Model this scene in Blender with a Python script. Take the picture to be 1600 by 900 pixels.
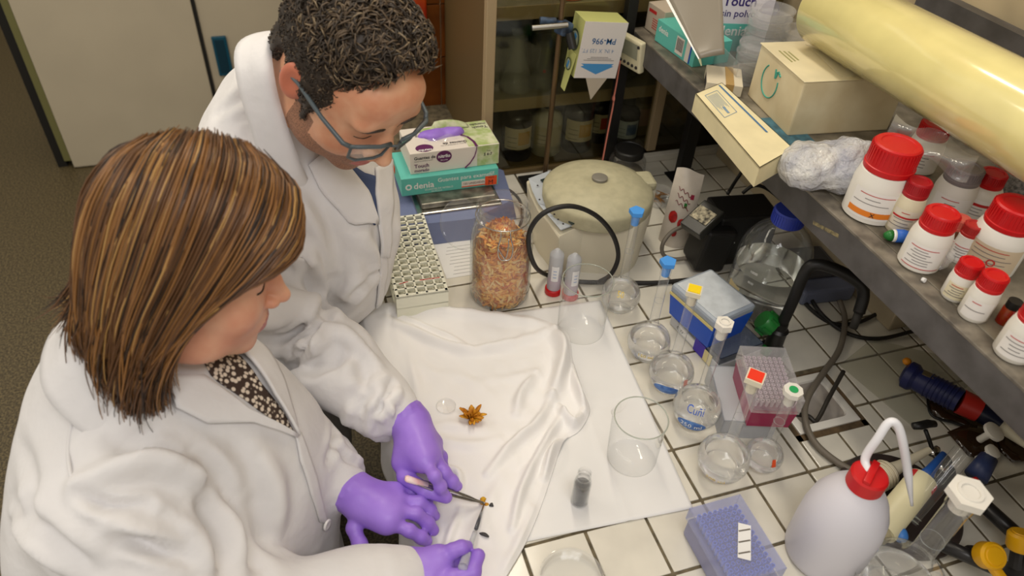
import bpy, bmesh, math, random
import numpy as np
from mathutils import Vector, Matrix, Euler

for o in list(bpy.data.objects): bpy.data.objects.remove(o)
SC = bpy.context.scene
COL = SC.collection
random.seed(7); RNG = np.random.default_rng(7)

# ---------------------------------------------------------------- camera (solved from the worktop tile grid, 10 cm tiles, worktop at z = 0)
CAM_POS = np.array([-0.22912166, -0.52090051, 0.99360472])
CAM_R = np.array([[0.95356266, -0.29712569, 0.04934141],      # image right
                  [-0.15884729, -0.63529048, -0.75576025],    # image down
                  [0.25590191, 0.712827, -0.65298689]])       # view direction
FPX = 1137.79
cd = bpy.data.cameras.new('camera'); cam = bpy.data.objects.new('camera', cd); COL.objects.link(cam)
cd.sensor_fit = 'HORIZONTAL'; cd.sensor_width = 36.0; cd.lens = 36.0 * FPX / 1600.0; cd.clip_start = 0.02
cd.dof.use_dof = True; cd.dof.focus_distance = 1.28; cd.dof.aperture_fstop = 4.5
M = np.eye(4); M[:3, 0] = CAM_R[0]; M[:3, 1] = -CAM_R[1]; M[:3, 2] = -CAM_R[2]; M[:3, 3] = CAM_POS
cam.matrix_world = Matrix(M.tolist())
SC.camera = cam

# ---------------------------------------------------------------- light and exposure
SC.view_settings.view_transform = 'Standard'; SC.view_settings.look = 'None'
SC.view_settings.gamma = 1.0; SC.view_settings.use_curve_mapping = False
SC.view_settings.exposure = 0.0
wd = bpy.data.worlds.new('world'); SC.world = wd; wd.use_nodes = True
wd.node_tree.nodes['Background'].inputs[0].default_value = (1.0, 0.92, 0.80, 1)
wd.node_tree.nodes['Background'].inputs[1].default_value = 0.62

def area_light(name, loc, target, sx, sy, power, col):
    l = bpy.data.lights.new(name, 'AREA'); l.shape = 'RECTANGLE'; l.size = sx; l.size_y = sy; l.energy = power; l.color = col
    o = bpy.data.objects.new(name, l); COL.objects.link(o); o.location = loc
    o.rotation_euler = (Vector(target) - Vector(loc)).to_track_quat('-Z', 'Y').to_euler()
    return o
# ceiling tubes: one over the near end of the bench, one further back, and a cooler lamp behind the photographer
area_light('ceiling_tube_bench', (0.40, 1.15, 1.75), (0.30, 0.75, 0), 0.09, 1.7, 17, (1.0, 0.90, 0.74))
area_light('ceiling_tube_front', (-0.15, -0.95, 1.85), (-0.1, 0.1, 0), 1.3, 0.3, 13.5, (1.0, 0.97, 0.96))
area_light('ceiling_tube_aisle', (-1.3, 1.2, 1.75), (-1.1, 1.4, -0.9), 0.3, 1.6, 16, (1.0, 0.90, 0.74))

# ---------------------------------------------------------------- helpers
def ray(u, v):
    return CAM_R.T @ np.array([(u - 800) / FPX, (v - 450) / FPX, 1.0])
def P(u, v, z=0.0, ax=2):
    """photo measurement -> point of the room on the plane coordinate[ax] = z"""
    d = ray(u, v); t = (z - CAM_POS[ax]) / d[ax]
    return Vector(CAM_POS + t * d)

def lin(c):
    return tuple(((x / 255) / 12.92 if x / 255 <= 0.04045 else ((x / 255 + 0.055) / 1.055) ** 2.4) for x in c)

MATS = {}
def mat(name, rgb, rough=0.5, metal=0.0, spec=0.5, noise=0.0, nscale=30.0, rgb2=None, bump=0.0, bscale=200.0, sss=0.0, trans=0.0, ior=1.45, alpha=1.0, stretch=None, coat=0.0, ndetail=3.0, ramp=None, emit=None, bdist=0.002, sheen=0.0):
    if name in MATS: return MATS[name]
    m = bpy.data.materials.new(name); m.use_nodes = True; nt = m.node_tree; N = nt.nodes; L = nt.links
    b = N['Principled BSDF']
    b.inputs['Base Color'].default_value = (*lin(rgb), 1); b.inputs['Roughness'].default_value = rough
    b.inputs['Metallic'].default_value = metal; b.inputs['Specular IOR Level'].default_value = spec
    b.inputs['IOR'].default_value = ior; b.inputs['Transmission Weight'].default_value = trans; b.inputs['Alpha'].default_value = alpha
    if coat: b.inputs['Coat Weight'].default_value = coat; b.inputs['Coat Roughness'].default_value = 0.1
    if sheen: b.inputs['Sheen Weight'].default_value = sheen
    if sss:
        b.inputs['Subsurface Weight'].default_value = sss; b.inputs['Subsurface Radius'].default_value = (0.012, 0.005, 0.003); b.inputs['Subsurface Scale'].default_value = 0.6
    if noise or bump:
        tc = N.new('ShaderNodeTexCoord'); mp = N.new('ShaderNodeMapping'); L.new(tc.outputs['Object'], mp.inputs[0])
        if stretch: mp.inputs['Scale'].default_value = stretch
    if noise:
        nz = N.new('ShaderNodeTexNoise'); nz.inputs['Scale'].default_value = nscale; nz.inputs['Detail'].default_value = ndetail
        L.new(mp.outputs[0], nz.inputs['Vector'])
        cr = N.new('ShaderNodeValToRGB'); L.new(nz.outputs['Fac'], cr.inputs[0])
        c2 = rgb2 or tuple(max(0, x * (1 - noise)) for x in rgb)
        if ramp: cr.color_ramp.elements[0].position, cr.color_ramp.elements[1].position = ramp
        else: cr.color_ramp.elements[0].position = 0.35; cr.color_ramp.elements[1].position = 0.65
        cr.color_ramp.elements[0].color = (*lin(c2), 1); cr.color_ramp.elements[1].color = (*lin(rgb), 1)
        L.new(cr.outputs[0], b.inputs['Base Color'])
    if bump:
        bz = N.new('ShaderNodeTexNoise'); bz.inputs['Scale'].default_value = bscale; bz.inputs['Detail'].default_value = 3
        L.new(mp.outputs[0], bz.inputs['Vector'])
        bp = N.new('ShaderNodeBump'); bp.inputs['Strength'].default_value = bump; bp.inputs['Distance'].default_value = bdist
        L.new(bz.outputs['Fac'], bp.inputs['Height']); L.new(bp.outputs[0], b.inputs['Normal'])
    if emit: b.inputs['Emission Color'].default_value = (*lin(rgb), 1); b.inputs['Emission Strength'].default_value = emit
    MATS[name] = m
    return m

def glassmat(name, tint=(255, 255, 255), refl=1.0, rough=0.0, base=0.04, body=0.0, edge=0.55, dark=0.3):
    """thin clear wall: mostly see-through, mirror-like and slightly tinted towards grazing angles"""
    if name in MATS: return MATS[name]
    m = bpy.data.materials.new(name); m.use_nodes = True; nt = m.node_tree; N = nt.nodes; L = nt.links
    for n in list(N): N.remove(n)
    out = N.new('ShaderNodeOutputMaterial'); mix = N.new('ShaderNodeMixShader'); tr = N.new('ShaderNodeBsdfTransparent'); gl = N.new('ShaderNodeBsdfGlossy')
    lw = N.new('ShaderNodeLayerWeight'); lw.inputs['Blend'].default_value = 0.35
    mr = N.new('ShaderNodeMapRange'); mr.inputs['To Min'].default_value = base; mr.inputs['To Max'].default_value = edge * refl
    L.new(lw.outputs['Facing'], mr.inputs['Value'])
    pw = N.new('ShaderNodeMath'); pw.operation = 'POWER'; pw.inputs[1].default_value = 2.2
    L.new(lw.outputs['Facing'], pw.inputs[0]); L.new(pw.outputs[0], mr.inputs['Value'])
    p3 = N.new('ShaderNodeMath'); p3.operation = 'POWER'; p3.inputs[1].default_value = 4.0; L.new(lw.outputs['Facing'], p3.inputs[0])
    mc = N.new('ShaderNodeMix'); mc.data_type = 'RGBA'; mc.inputs['A'].default_value = (*lin(tint), 1); mc.inputs['B'].default_value = (*[x * dark for x in lin(tint)], 1)
    L.new(p3.outputs[0], mc.inputs['Factor']); L.new(mc.outputs['Result'], tr.inputs['Color']); gl.inputs['Roughness'].default_value = max(rough, 0.03); gl.inputs['Color'].default_value = (0.95, 0.97, 0.97, 1)
    L.new(mr.outputs[0], mix.inputs[0]); L.new(tr.outputs[0], mix.inputs[1]); L.new(gl.outputs[0], mix.inputs[2])
    if body:
        df = N.new('ShaderNodeBsdfDiffuse'); df.inputs['Color'].default_value = (*lin(tint), 1)
        m2 = N.new('ShaderNodeMixShader'); m2.inputs[0].default_value = body
        L.new(mix.outputs[0], m2.inputs[1]); L.new(df.outputs[0], m2.inputs[2]); L.new(m2.outputs[0], out.inputs[0])
    else:
        L.new(mix.outputs[0], out.inputs[0])
    MATS[name] = m
    return m

WM = {}                      # object -> local-to-room matrix of its thing
def thing(name, label, cat, loc=(0, 0, 0), rotz=0.0, group=None, kind=None, rot=None):
    o = bpy.data.objects.new(name, None); COL.objects.link(o); o.empty_display_size = 0.02
    o.location = loc; o.rotation_euler = rot if rot else (0, 0, rotz)
    o['label'] = label; o['category'] = cat
    if group: o['group'] = group
    if kind: o['kind'] = kind
    WM[o.name] = Matrix.Translation(loc) @ Euler(o.rotation_euler).to_matrix().to_4x4()
    return o
def tag(o, label, cat, group=None, kind=None):
    o['label'] = label; o['category'] = cat
    if group: o['group'] = group
    if kind: o['kind'] = kind
    return o
def struct(o, label=None, cat=None):
    o['kind'] = 'structure'
    if label: o['label'] = label
    if cat: o['category'] = cat
    return o

def basis(d):
    d = Vector(d).normalized()
    a = Vector((0, 0, 1)) if abs(d.z) < 0.9 else Vector((1, 0, 0))
    x = d.cross(a).normalized(); y = d.cross(x).normalized()
    return x, y
def bez(pts, n=8):
    """Catmull-Rom through the points"""
    p = [Vector(q) for q in pts]; p = [p[0] * 2 - p[1]] + p + [p[-1] * 2 - p[-2]]
    out = []
    for i in range(1, len(p) - 2):
        for k in range(n):
            t = k / n
            out.append(0.5 * ((2 * p[i]) + (p[i + 1] - p[i - 1]) * t + (2 * p[i - 1] - 5 * p[i] + 4 * p[i + 1] - p[i + 2]) * t * t + (3 * p[i] - p[i - 1] - 3 * p[i + 1] + p[i + 2]) * t ** 3))
    out.append(p[-2]); return out

class MB:
    def __init__(s): s.v = []; s.f = []; s.mi = []
    def add(s, vs, fs, mi=0):
        n = len(s.v); s.v += [Vector(q) for q in vs]; s.f += [tuple(n + i for i in f) for f in fs]; s.mi += [mi] * len(fs); return s
    def box(s, c, size, rot=None, bev=0.0, mi=0):
        if bev > 0:
            bm = bmesh.new(); bmesh.ops.create_cube(bm, size=1)
            bmesh.ops.scale(bm, vec=size, verts=bm.verts)
            bmesh.ops.bevel(bm, geom=bm.edges[:], offset=bev, segments=2, affect='EDGES', profile=0.5)
            vs = [v.co.copy() for v in bm.verts]; bm.verts.index_update(); fs = [[v.index for v in f.verts] for f in bm.faces]; bm.free()
        else:
            h = [q / 2 for q in size]
            vs = [Vector((sx * h[0], sy * h[1], sz * h[2])) for sz in (-1, 1) for sy in (-1, 1) for sx in (-1, 1)]
            fs = [(0, 2, 3, 1), (4, 5, 7, 6), (0, 1, 5, 4), (2, 6, 7, 3), (0, 4, 6, 2), (1, 3, 7, 5)]
        R = Euler(rot).to_matrix() if rot is not None and not isinstance(rot, Matrix) else (rot if rot is not None else Matrix.Identity(3))
        return s.add([R @ q + Vector(c) for q in vs], fs, mi)
    def span(s, lo, hi, bev=0.0, mi=0):
        lo, hi = Vector(lo), Vector(hi); return s.box((lo + hi) / 2, tuple(hi - lo), None, bev, mi)
    def lathe(s, prof, seg=24, base=(0, 0, 0), rot=None, mi=0, sx=1.0, sy=1.0):
        base = Vector(base); R = Euler(rot).to_matrix() if rot is not None and not isinstance(rot, Matrix) else (rot if rot is not None else Matrix.Identity(3))
        vs = []; fs = []; rings = []
        for r, z in prof:
            if r < 1e-6: rings.append([len(vs)]); vs.append(base + R @ Vector((0, 0, z)))
            else:
                rings.append(list(range(len(vs), len(vs) + seg)))
                vs += [base + R @ Vector((sx * r * math.cos(2 * math.pi * k / seg), sy * r * math.sin(2 * math.pi * k / seg), z)) for k in range(seg)]
        for a, b in zip(rings, rings[1:]):
            for k in range(seg):
                k2 = (k + 1) % seg
                if len(a) == 1 and len(b) == 1: continue
                if len(a) == 1: fs.append((a[0], b[k], b[k2]) if False else (a[0], b[k2], b[k]))
                elif len(b) == 1: fs.append((a[k], a[k2], b[0]))
                else: fs.append((a[k], a[k2], b[k2], b[k]))
        return s.add(vs, fs, mi)
    def tube(s, path, r, seg=8, mi=0, flat=1.0, closed=False):
        path = [Vector(q) for q in path]; n = len(path)
        rs = [r] * n if not hasattr(r, '__len__') else ([r[0] + (r[1] - r[0]) * i / (n - 1) for i in range(n)] if len(r) == 2 and n != 2 else list(r))
        vs = []; fs = []; x = None
        for i in range(n):
            d = (path[(i + 1) % n] - path[i - 1]) if closed else (path[min(i + 1, n - 1)] - path[max(i - 1, 0)])
            if d.length < 1e-9: d = Vector((0, 0, 1))
            d.normalize()
            if x is None: x, y = basis(d)
            else:
                x = (x - d * x.dot(d)).normalized(); y = d.cross(x)
            for k in range(seg):
                a = 2 * math.pi * k / seg
                vs.append(path[i] + x * (rs[i] * math.cos(a)) + y * (rs[i] * flat * math.sin(a)))
        m = n if closed else n - 1
        for i in range(m):
            j = (i + 1) % n
            for k in range(seg):
                k2 = (k + 1) % seg
                fs.append((i * seg + k, i * seg + k2, j * seg + k2, j * seg + k))
        if not closed:
            fs.append(tuple(range(seg))[::-1]); fs.append(tuple((n - 1) * seg + k for k in range(seg)))
        return s.add(vs, fs, mi)
    def rod(s, a, b, r, r2=None, seg=12, mi=0): return s.tube([a, b], [r, r if r2 is None else r2], seg, mi)
    def prism(s, poly, z0, z1, mi=0, base=(0, 0, 0), rot=None):
        n = len(poly); R = Euler(rot).to_matrix() if rot is not None and not isinstance(rot, Matrix) else (rot if rot is not None else Matrix.Identity(3)); base = Vector(base)
        ar = sum(poly[i][0] * poly[(i + 1) % n][1] - poly[(i + 1) % n][0] * poly[i][1] for i in range(n))
        if ar < 0: poly = poly[::-1]
        vs = [base + R @ Vector((x, y, z0)) for x, y in poly] + [base + R @ Vector((x, y, z1)) for x, y in poly]
        fs = [tuple(range(n))[::-1], tuple(range(n, 2 * n))] + [(i, (i + 1) % n, n + (i + 1) % n, n + i) for i in range(n)]
        return s.add(vs, fs, mi)
    def patch(s, fn, nu, nv, mi=0):
        vs = [fn(i / nu, j / nv) for j in range(nv + 1) for i in range(nu + 1)]
        fs = [(j * (nu + 1) + i, j * (nu + 1) + i + 1, (j + 1) * (nu + 1) + i + 1, (j + 1) * (nu + 1) + i) for j in range(nv) for i in range(nu)]
        return s.add(vs, fs, mi)
    def build(s, name, m, parent=None, smooth=False, world=False, solid=0.0, sub=0, offset=-1.0):
        me = bpy.data.meshes.new(name)
        vs = s.v
        if world and parent is not None and parent.name in WM:
            Mi = WM[parent.name].inverted(); vs = [Mi @ q for q in vs]
        me.from_pydata([tuple(q) for q in vs], [], s.f)
        for mm in (m if isinstance(m, (list, tuple)) else [m]): me.materials.append(mm)
        if any(s.mi): me.polygons.foreach_set('material_index', s.mi)
        if smooth is True: me.polygons.foreach_set('use_smooth', [True] * len(me.polygons))
        elif smooth: me.shade_smooth() if False else None
        o = bpy.data.objects.new(name, me); COL.objects.link(o)
        if smooth and smooth is not True:      # smooth given as an angle: keep creases sharp
            me.polygons.foreach_set('use_smooth', [True] * len(me.polygons))
            bm = bmesh.new(); bm.from_mesh(me)
            for e in bm.edges:
                if len(e.link_faces) == 2 and e.calc_face_angle(0) > math.radians(smooth): e.smooth = False
            bm.to_mesh(me); bm.free()
        if parent is not None:
            o.parent = parent
            WM[o.name] = WM.get(parent.name, Matrix.Identity(4))
        if solid:
            md = o.modifiers.new('thickness', 'SOLIDIFY'); md.thickness = solid; md.offset = offset
        if sub:
            md = o.modifiers.new('subdivision', 'SUBSURF'); md.levels = sub; md.render_levels = sub
        return o

def copy_tree(o, parent=None):
    c = o.copy(); COL.objects.link(c)
    if parent is not None: c.parent = parent
    for ch in list(o.children): copy_tree(ch, c)
    return c

def text(s, size, origin, xd, yd, m, parent, off=0.0004, name='lettering', align='LEFT', world=False, bold=0.0, sx=1.0):
    """lettering lying in the plane of xd, yd (parent space), slightly proud of the surface"""
    cu = bpy.data.curves.new('lettering', 'FONT'); cu.body = s; cu.size = size; cu.align_x = align; cu.offset = bold * size
    cu.resolution_u = 2
    t = bpy.data.objects.new('lettering', cu); COL.objects.link(t)
    bpy.context.view_layer.update()
    dg = bpy.context.evaluated_depsgraph_get(); me = bpy.data.meshes.new_from_object(t.evaluated_get(dg))
    bpy.data.objects.remove(t); bpy.data.curves.remove(cu)
    xd = Vector(xd).normalized(); yd = Vector(yd).normalized(); n = xd.cross(yd); o = Vector(origin)
    mb = MB(); mb.v = [o + xd * (v.co.x * sx) + yd * v.co.y + n * off for v in me.vertices]; mb.f = [tuple(p.vertices) for p in me.polygons]; mb.mi = [0] * len(mb.f)
    bpy.data.meshes.remove(me)
    return mb.build(name, m, parent, world=world)

# ---------------------------------------------------------------- smooth implicit modelling for bodies, cloth and other soft shapes
class SDF:
    def __init__(s, lo, hi, h):
        s.lo = np.array(lo, np.float32); s.h = h
        s.n = np.ceil((np.array(hi) - s.lo) / h).astype(int) + 1
        s.ax = [(s.lo[i] + h * np.arange(s.n[i])).astype(np.float32) for i in range(3)]
        s.v = np.full(s.n, 0.5, np.float32)
    def sl(s, lo, hi, m):
        a = np.clip(np.floor((np.array(lo) - m - s.lo) / s.h).astype(int), 0, s.n); b = np.clip(np.ceil((np.array(hi) + m - s.lo) / s.h).astype(int) + 1, 0, s.n)
        return tuple(slice(a[i], b[i]) for i in range(3))
    def grid(s, q): return s.ax[0][q[0]][:, None, None], s.ax[1][q[1]][None, :, None], s.ax[2][q[2]][None, None, :]
    def put(s, q, d, k, sub):
        a = s.v[q]
        if a.size == 0: return
        if sub:
            d = -d; h = np.maximum(k - np.abs(a - d), 0) / max(k, 1e-6); s.v[q] = np.maximum(a, d) + h * h * k * 0.25
        else:
            h = np.maximum(k - np.abs(a - d), 0) / max(k, 1e-6); s.v[q] = np.minimum(a, d) - h * h * k * 0.25
    def cap(s, a, b, ra, rb=None, k=0.01, sub=False):
        rb = ra if rb is None else rb; a = np.array(a, np.float32); b = np.array(b, np.float32); r = max(ra, rb)
        q = s.sl(np.minimum(a, b) - r, np.maximum(a, b) + r, k + 4 * s.h); x, y, z = s.grid(q); d = b - a; L = max(float(d @ d), 1e-9)
        px, py, pz = x - a[0], y - a[1], z - a[2]
        t = np.clip((px * d[0] + py * d[1] + pz * d[2]) / L, 0, 1)
        s.put(q, np.sqrt((px - t * d[0]) ** 2 + (py - t * d[1]) ** 2 + (pz - t * d[2]) ** 2) - (ra + (rb - ra) * t), k, sub); return s
    def chain(s, pts, rs, k=0.01, sub=False):
        if not hasattr(rs, '__len__'): rs = [rs] * len(pts)
        for i in range(len(pts) - 1): s.cap(pts[i], pts[i + 1], rs[i], rs[i + 1], k, sub)
        return s
    def ell(s, c, r, rot=None, k=0.01, sub=False):
        c = np.array(c, np.float32); r = np.array(r, np.float32); m = max(r)
        q = s.sl(c - m, c + m, k + 4 * s.h); x, y, z = s.grid(q); x, y, z = x - c[0], y - c[1], z - c[2]
        if rot is not None:                       # columns of rot = axes of the ellipsoid
            R = np.array(rot, np.float32); x, y, z = (x * R[0, i] + y * R[1, i] + z * R[2, i] for i in range(3))
        k0 = np.sqrt((x / r[0]) ** 2 + (y / r[1]) ** 2 + (z / r[2]) ** 2); k1 = np.sqrt((x / r[0] ** 2) ** 2 + (y / r[1] ** 2) ** 2 + (z / r[2] ** 2) ** 2) + 1e-6
        s.put(q, k0 * (k0 - 1) / k1, k, sub); return s
    def noise(s, amp, scale, seed=0, stretch=(1, 1, 1)):
        """adds soft sum-of-sines wrinkling to the field"""
        r = np.random.default_rng(seed); x, y, z = s.ax[0][:, None, None], s.ax[1][None, :, None], s.ax[2][None, None, :]
        for i in range(5):
            d = r.normal(size=3); d = d / np.linalg.norm(d) * scale * (0.7 + 0.6 * r.random()) * np.array(stretch); p = r.random() * 6.28
            s.v += (amp / 2.5 * np.sin(d[0] * x + d[1] * y + d[2] * z + p)).astype(np.float32)
        return s
    def sample(s, pts):
        g = (np.asarray(pts, np.float32) - s.lo) / s.h; g = np.clip(g, 0, s.n - 1.001); i = g.astype(int); f = g - i
        o = 0
        for a in (0, 1):
            for b in (0, 1):
                for c in (0, 1):
                    o = o + s.v[i[:, 0] + a, i[:, 1] + b, i[:, 2] + c] * (f[:, 0] if a else 1 - f[:, 0]) * (f[:, 1] if b else 1 - f[:, 1]) * (f[:, 2] if c else 1 - f[:, 2])
        return o
    def grad(s, pts):
        e = s.h; g = np.stack([s.sample(pts + np.eye(3)[i] * e) - s.sample(pts - np.eye(3)[i] * e) for i in range(3)], 1)
        return g / (np.linalg.norm(g, axis=1, keepdims=True) + 1e-9)
    def onto(s, pts, off=0.0, it=12):
        """moves points onto the surface (plus an offset)"""
        p = np.array(pts, float)
        for _ in range(it): p = p - s.grad(p) * np.clip(s.sample(p) - off, -0.02, 0.02)[:, None]
        return p
    def cast(s, u, v, off=0.0):
        """first hit of the measured sight line with the surface"""
        d = ray(u, v); d = d / np.linalg.norm(d); t = np.arange(0.2, 2.2, 0.003); pts = CAM_POS + t[:, None] * d
        ins = np.all((pts > s.lo) & (pts < s.lo + s.h * (s.n - 1)), axis=1); val = np.where(ins, s.sample(pts), 1.0)
        k = np.argmax(val < off) if (val < off).any() else int(np.argmin(val))
        return pts[k]
    def mesh(s):
        v = s.v; ins = v < 0; n = s.n
        c = np.zeros(n - 1, np.int8)
        for a in (0, 1):
            for b in (0, 1):
                for d in (0, 1): c += ins[a:n[0] - 1 + a, b:n[1] - 1 + b, d:n[2] - 1 + d]
        cell = np.argwhere((c > 0) & (c < 8)); idx = np.full(n - 1, -1, np.int64); idx[tuple(cell.T)] = np.arange(len(cell))
        acc = np.zeros((len(cell), 3)); cnt = np.zeros(len(cell))
        co = [(a, b, d) for a in (0, 1) for b in (0, 1) for d in (0, 1)]
        for p in co:
            for ax in range(3):
                if p[ax]: continue
                q = list(p); q[ax] = 1
                va = v[tuple((cell + p).T)]; vb = v[tuple((cell + q).T)]; m = (va < 0) != (vb < 0)
                t = np.where(m, va / np.where(m, va - vb, 1), 0)
                pos = np.array(p, float)[None] + np.zeros((len(cell), 3)); pos[:, ax] += t
                acc += pos * m[:, None]; cnt += m
        verts = s.lo + (cell + acc / cnt[:, None]) * s.h
        faces = []
        for ax in range(3):
            a, b = (ax + 1) % 3, (ax + 2) % 3
            sl0 = [slice(1, -1)] * 3; sl0[ax] = slice(0, -1); sl1 = list(sl0); sl1[ax] = slice(1, None)
            i0 = ins[tuple(sl0)]; i1 = ins[tuple(sl1)]; e = np.argwhere(i0 != i1)
            off = np.array([1, 1, 1]); off[ax] = 0; e2 = e + off
            flip = ~i0[tuple(e.T)]
            def g(da, db):
                w = e2.copy(); w[:, a] -= da; w[:, b] -= db; return idx[tuple(w.T)]
            qd = np.stack([g(1, 1), g(0, 1), g(0, 0), g(1, 0)], 1); qd[flip] = qd[flip][:, ::-1]
            faces.append(qd)
        return verts, np.concatenate(faces)

def npmesh(name, verts, faces, mats, parent=None, mi=None, smooth=True, world=True):
    me = bpy.data.meshes.new(name); verts = np.asarray(verts, np.float64)
    if world and parent is not None and parent.name in WM:
        Mi = np.array(WM[parent.name].inverted()); verts = verts @ Mi[:3, :3].T + Mi[:3, 3]
    nf = len(faces); k = faces.shape[1]
    me.vertices.add(len(verts)); me.vertices.foreach_set('co', verts.astype(np.float32).ravel())
    me.loops.add(nf * k); me.loops.foreach_set('vertex_index', faces.astype(np.int32).ravel())
    me.polygons.add(nf); me.polygons.foreach_set('loop_start', np.arange(0, nf * k, k, dtype=np.int32)); me.polygons.foreach_set('loop_total', np.full(nf, k, np.int32))
    for m in (mats if isinstance(mats, (list, tuple)) else [mats]): me.materials.append(m)
    if mi is not None: me.polygons.foreach_set('material_index', np.asarray(mi, np.int32))
    me.update(calc_edges=True); me.validate()
    if smooth: me.polygons.foreach_set('use_smooth', np.ones(len(me.polygons), bool))
    o = bpy.data.objects.new(name, me); COL.objects.link(o)
    if parent is not None: o.parent = parent; WM[o.name] = WM.get(parent.name, Matrix.Identity(4))
    return o

# ---------------------------------------------------------------- materials of the room
M_grout = mat('grout', (118, 106, 82), 0.9, noise=0.3, nscale=60)
M_tile = mat('white_glazed_tile', (222, 217, 203), 0.16, spec=0.5, noise=0.05, nscale=14, bump=0.05, bscale=25, bdist=0.003)
M_brown = mat('brown_glazed_tile', (122, 66, 22), 0.15, noise=0.35, nscale=9, rgb2=(84, 42, 12))
M_lightgrout = mat('light_grout', (172, 140, 100), 0.9)
M_floor = mat('terrazzo', (108, 95, 66), 0.45, noise=0.6, nscale=150, rgb2=(60, 52, 36), ndetail=8, ramp=(0.42, 0.6))
M_wall = mat('cream_wall_paint', (196, 178, 142), 0.8, noise=0.18, nscale=5)
M_door = mat('white_laminate', (188, 178, 156), 0.42, noise=0.03, nscale=4)
M_olive = mat('olive_edge', (110, 108, 66), 0.5)
M_black = mat('black_gap', (22, 20, 16), 0.7)
M_teal = mat('teal_plastic', (12, 74, 96), 0.35)
M_frame = mat('beige_frame', (160, 140, 108), 0.5)
M_side = mat('brown_laminate', (96, 78, 46), 0.5)
M_pane = glassmat('window_glass', (226, 226, 214), base=0.035, edge=0.5)
M_shelfboard = mat('grey_board', (128, 120, 98), 0.6, noise=0.15, nscale=12)
M_bench = mat('bench_front', (70, 62, 48), 0.6)
M_iron = mat('dark_grey_steel', (88, 85, 84), 0.45, metal=0.0, noise=0.25, nscale=22, rgb2=(70, 67, 65))
M_ironb = mat('black_steel', (22, 21, 20), 0.45)
M_trunk = mat('grey_trunking', (176, 162, 134), 0.55)

# ---------------------------------------------------------------- floor, walls
struct(MB().span((-3.2, -2.4, -0.95), (3.0, 5.6, -0.9)).build('floor', M_floor), 'speckled brown terrazzo floor', 'floor')
struct(MB().span((-3.2, 5.0, -0.9), (-1.25, 5.1, 2.0)).build('wall_far', M_wall))
struct(MB().span((1.0, -1.6, -0.9), (1.1, 1.5, 2.0)).build('wall_right', M_wall), 'cream painted wall behind the reagent shelf', 'wall')
wb = struct(MB().span((-0.05, 1.41, -0.9), (1.0, 1.52, 2.0)).build('wall_back', M_lightgrout), 'brown glazed tile wall beside the glass cabinet', 'wall')
tm = None
for i in range(-1, 2):
    for j in range(-2, 4):
        x, z = 0.206 + 0.1475 * (i - 0.5), 0.141 + 0.1475 * (j - 0.5)
        if x < -0.02 or x > 0.3: 
            if x < -0.02: continue
        t = MB().box((0, 0, 0), (0.1445, 0.01, 0.1445), bev=0.0015).build('wall_tile', M_brown, wb) if tm is None else bpy.data.objects.new('wall_tile', tm)
        if tm is None: tm = t.data
        else: COL.objects.link(t); t.parent = wb
        t.location = (x, 1.406, z)

# ---------------------------------------------------------------- bench with its tiled worktop
bench = thing('lab_bench', 'long laboratory bench topped with white square tiles and brown grout', 'bench', (0.4, 0.35, -0.9))
MB().span((-0.118, -1.4, -0.9), (0.999, 1.40, -0.05)).build('base_cabinet', M_bench, bench, world=True)
SX0, SX1, SY0, SY1 = 0.522, 0.668, 0.058, 0.194   # the cut-out of the small drain sink
top = MB()
for lo, hi in [((-0.148, -1.4), (SX0, 1.40)), ((SX1, -1.4), (0.999, 1.40)), ((SX0, -1.4), (SX1, SY0)), ((SX0, SY1), (SX1, 1.40))]:
    top.span((*lo, -0.05), (*hi, -0.0022))
top = top.build('worktop', M_grout, bench, world=True)
cache = {}
def tile(x0, x1, y0, y1):
    key = (round(x1 - x0, 3), round(y1 - y0, 3))
    if key not in cache:
        o = MB().box((0, 0, 0), (key[0] - 0.005, key[1] - 0.005, 0.008), bev=0.0012).build('tile', M_tile, top); cache[key] = o.data
    else:
        o = bpy.data.objects.new('tile', cache[key]); COL.objects.link(o); o.parent = top
    o.location = Vector(((x0 + x1) / 2 + random.uniform(-.0002, .0002), (y0 + y1) / 2, -0.004 + random.uniform(-.0004, 0))) - Vector(bench.location)
for i in range(-2, 10):
    for j in range(-5, 10):
        x0, x1, y0, y1 = i * 0.1, i * 0.1 + 0.1, j * 0.1, j * 0.1 + 0.1
        if i == -2: x0 = -0.15
        if x1 > SX0 and x0 < SX1 and y1 > SY0 and y0 < SY1:      # cut pieces around the sink
            if x0 < SX0 - .01: tile(x0, SX0 + .001, y0, y1)
            elif x1 > SX1 + .01: tile(SX1 - .001, x1, y0, y1)
            if y0 < SY0 - .01: 
                tile(max(x0, SX0 - .0), min(x1, SX1 + .0), y0, SY0 + .001)
            continue
        tile(x0, x1, y0, y1)
MB().span((-0.152, -1.4, -0.05), (-0.1485, 1.0, -0.001), bev=0.001).build('edge_strip', M_tile, bench, world=True)
MB().span((0.57, 0.962, 0), (0.999, 0.98, 0.02), bev=0.002).build('upstand', M_tile, bench, world=True)

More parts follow.
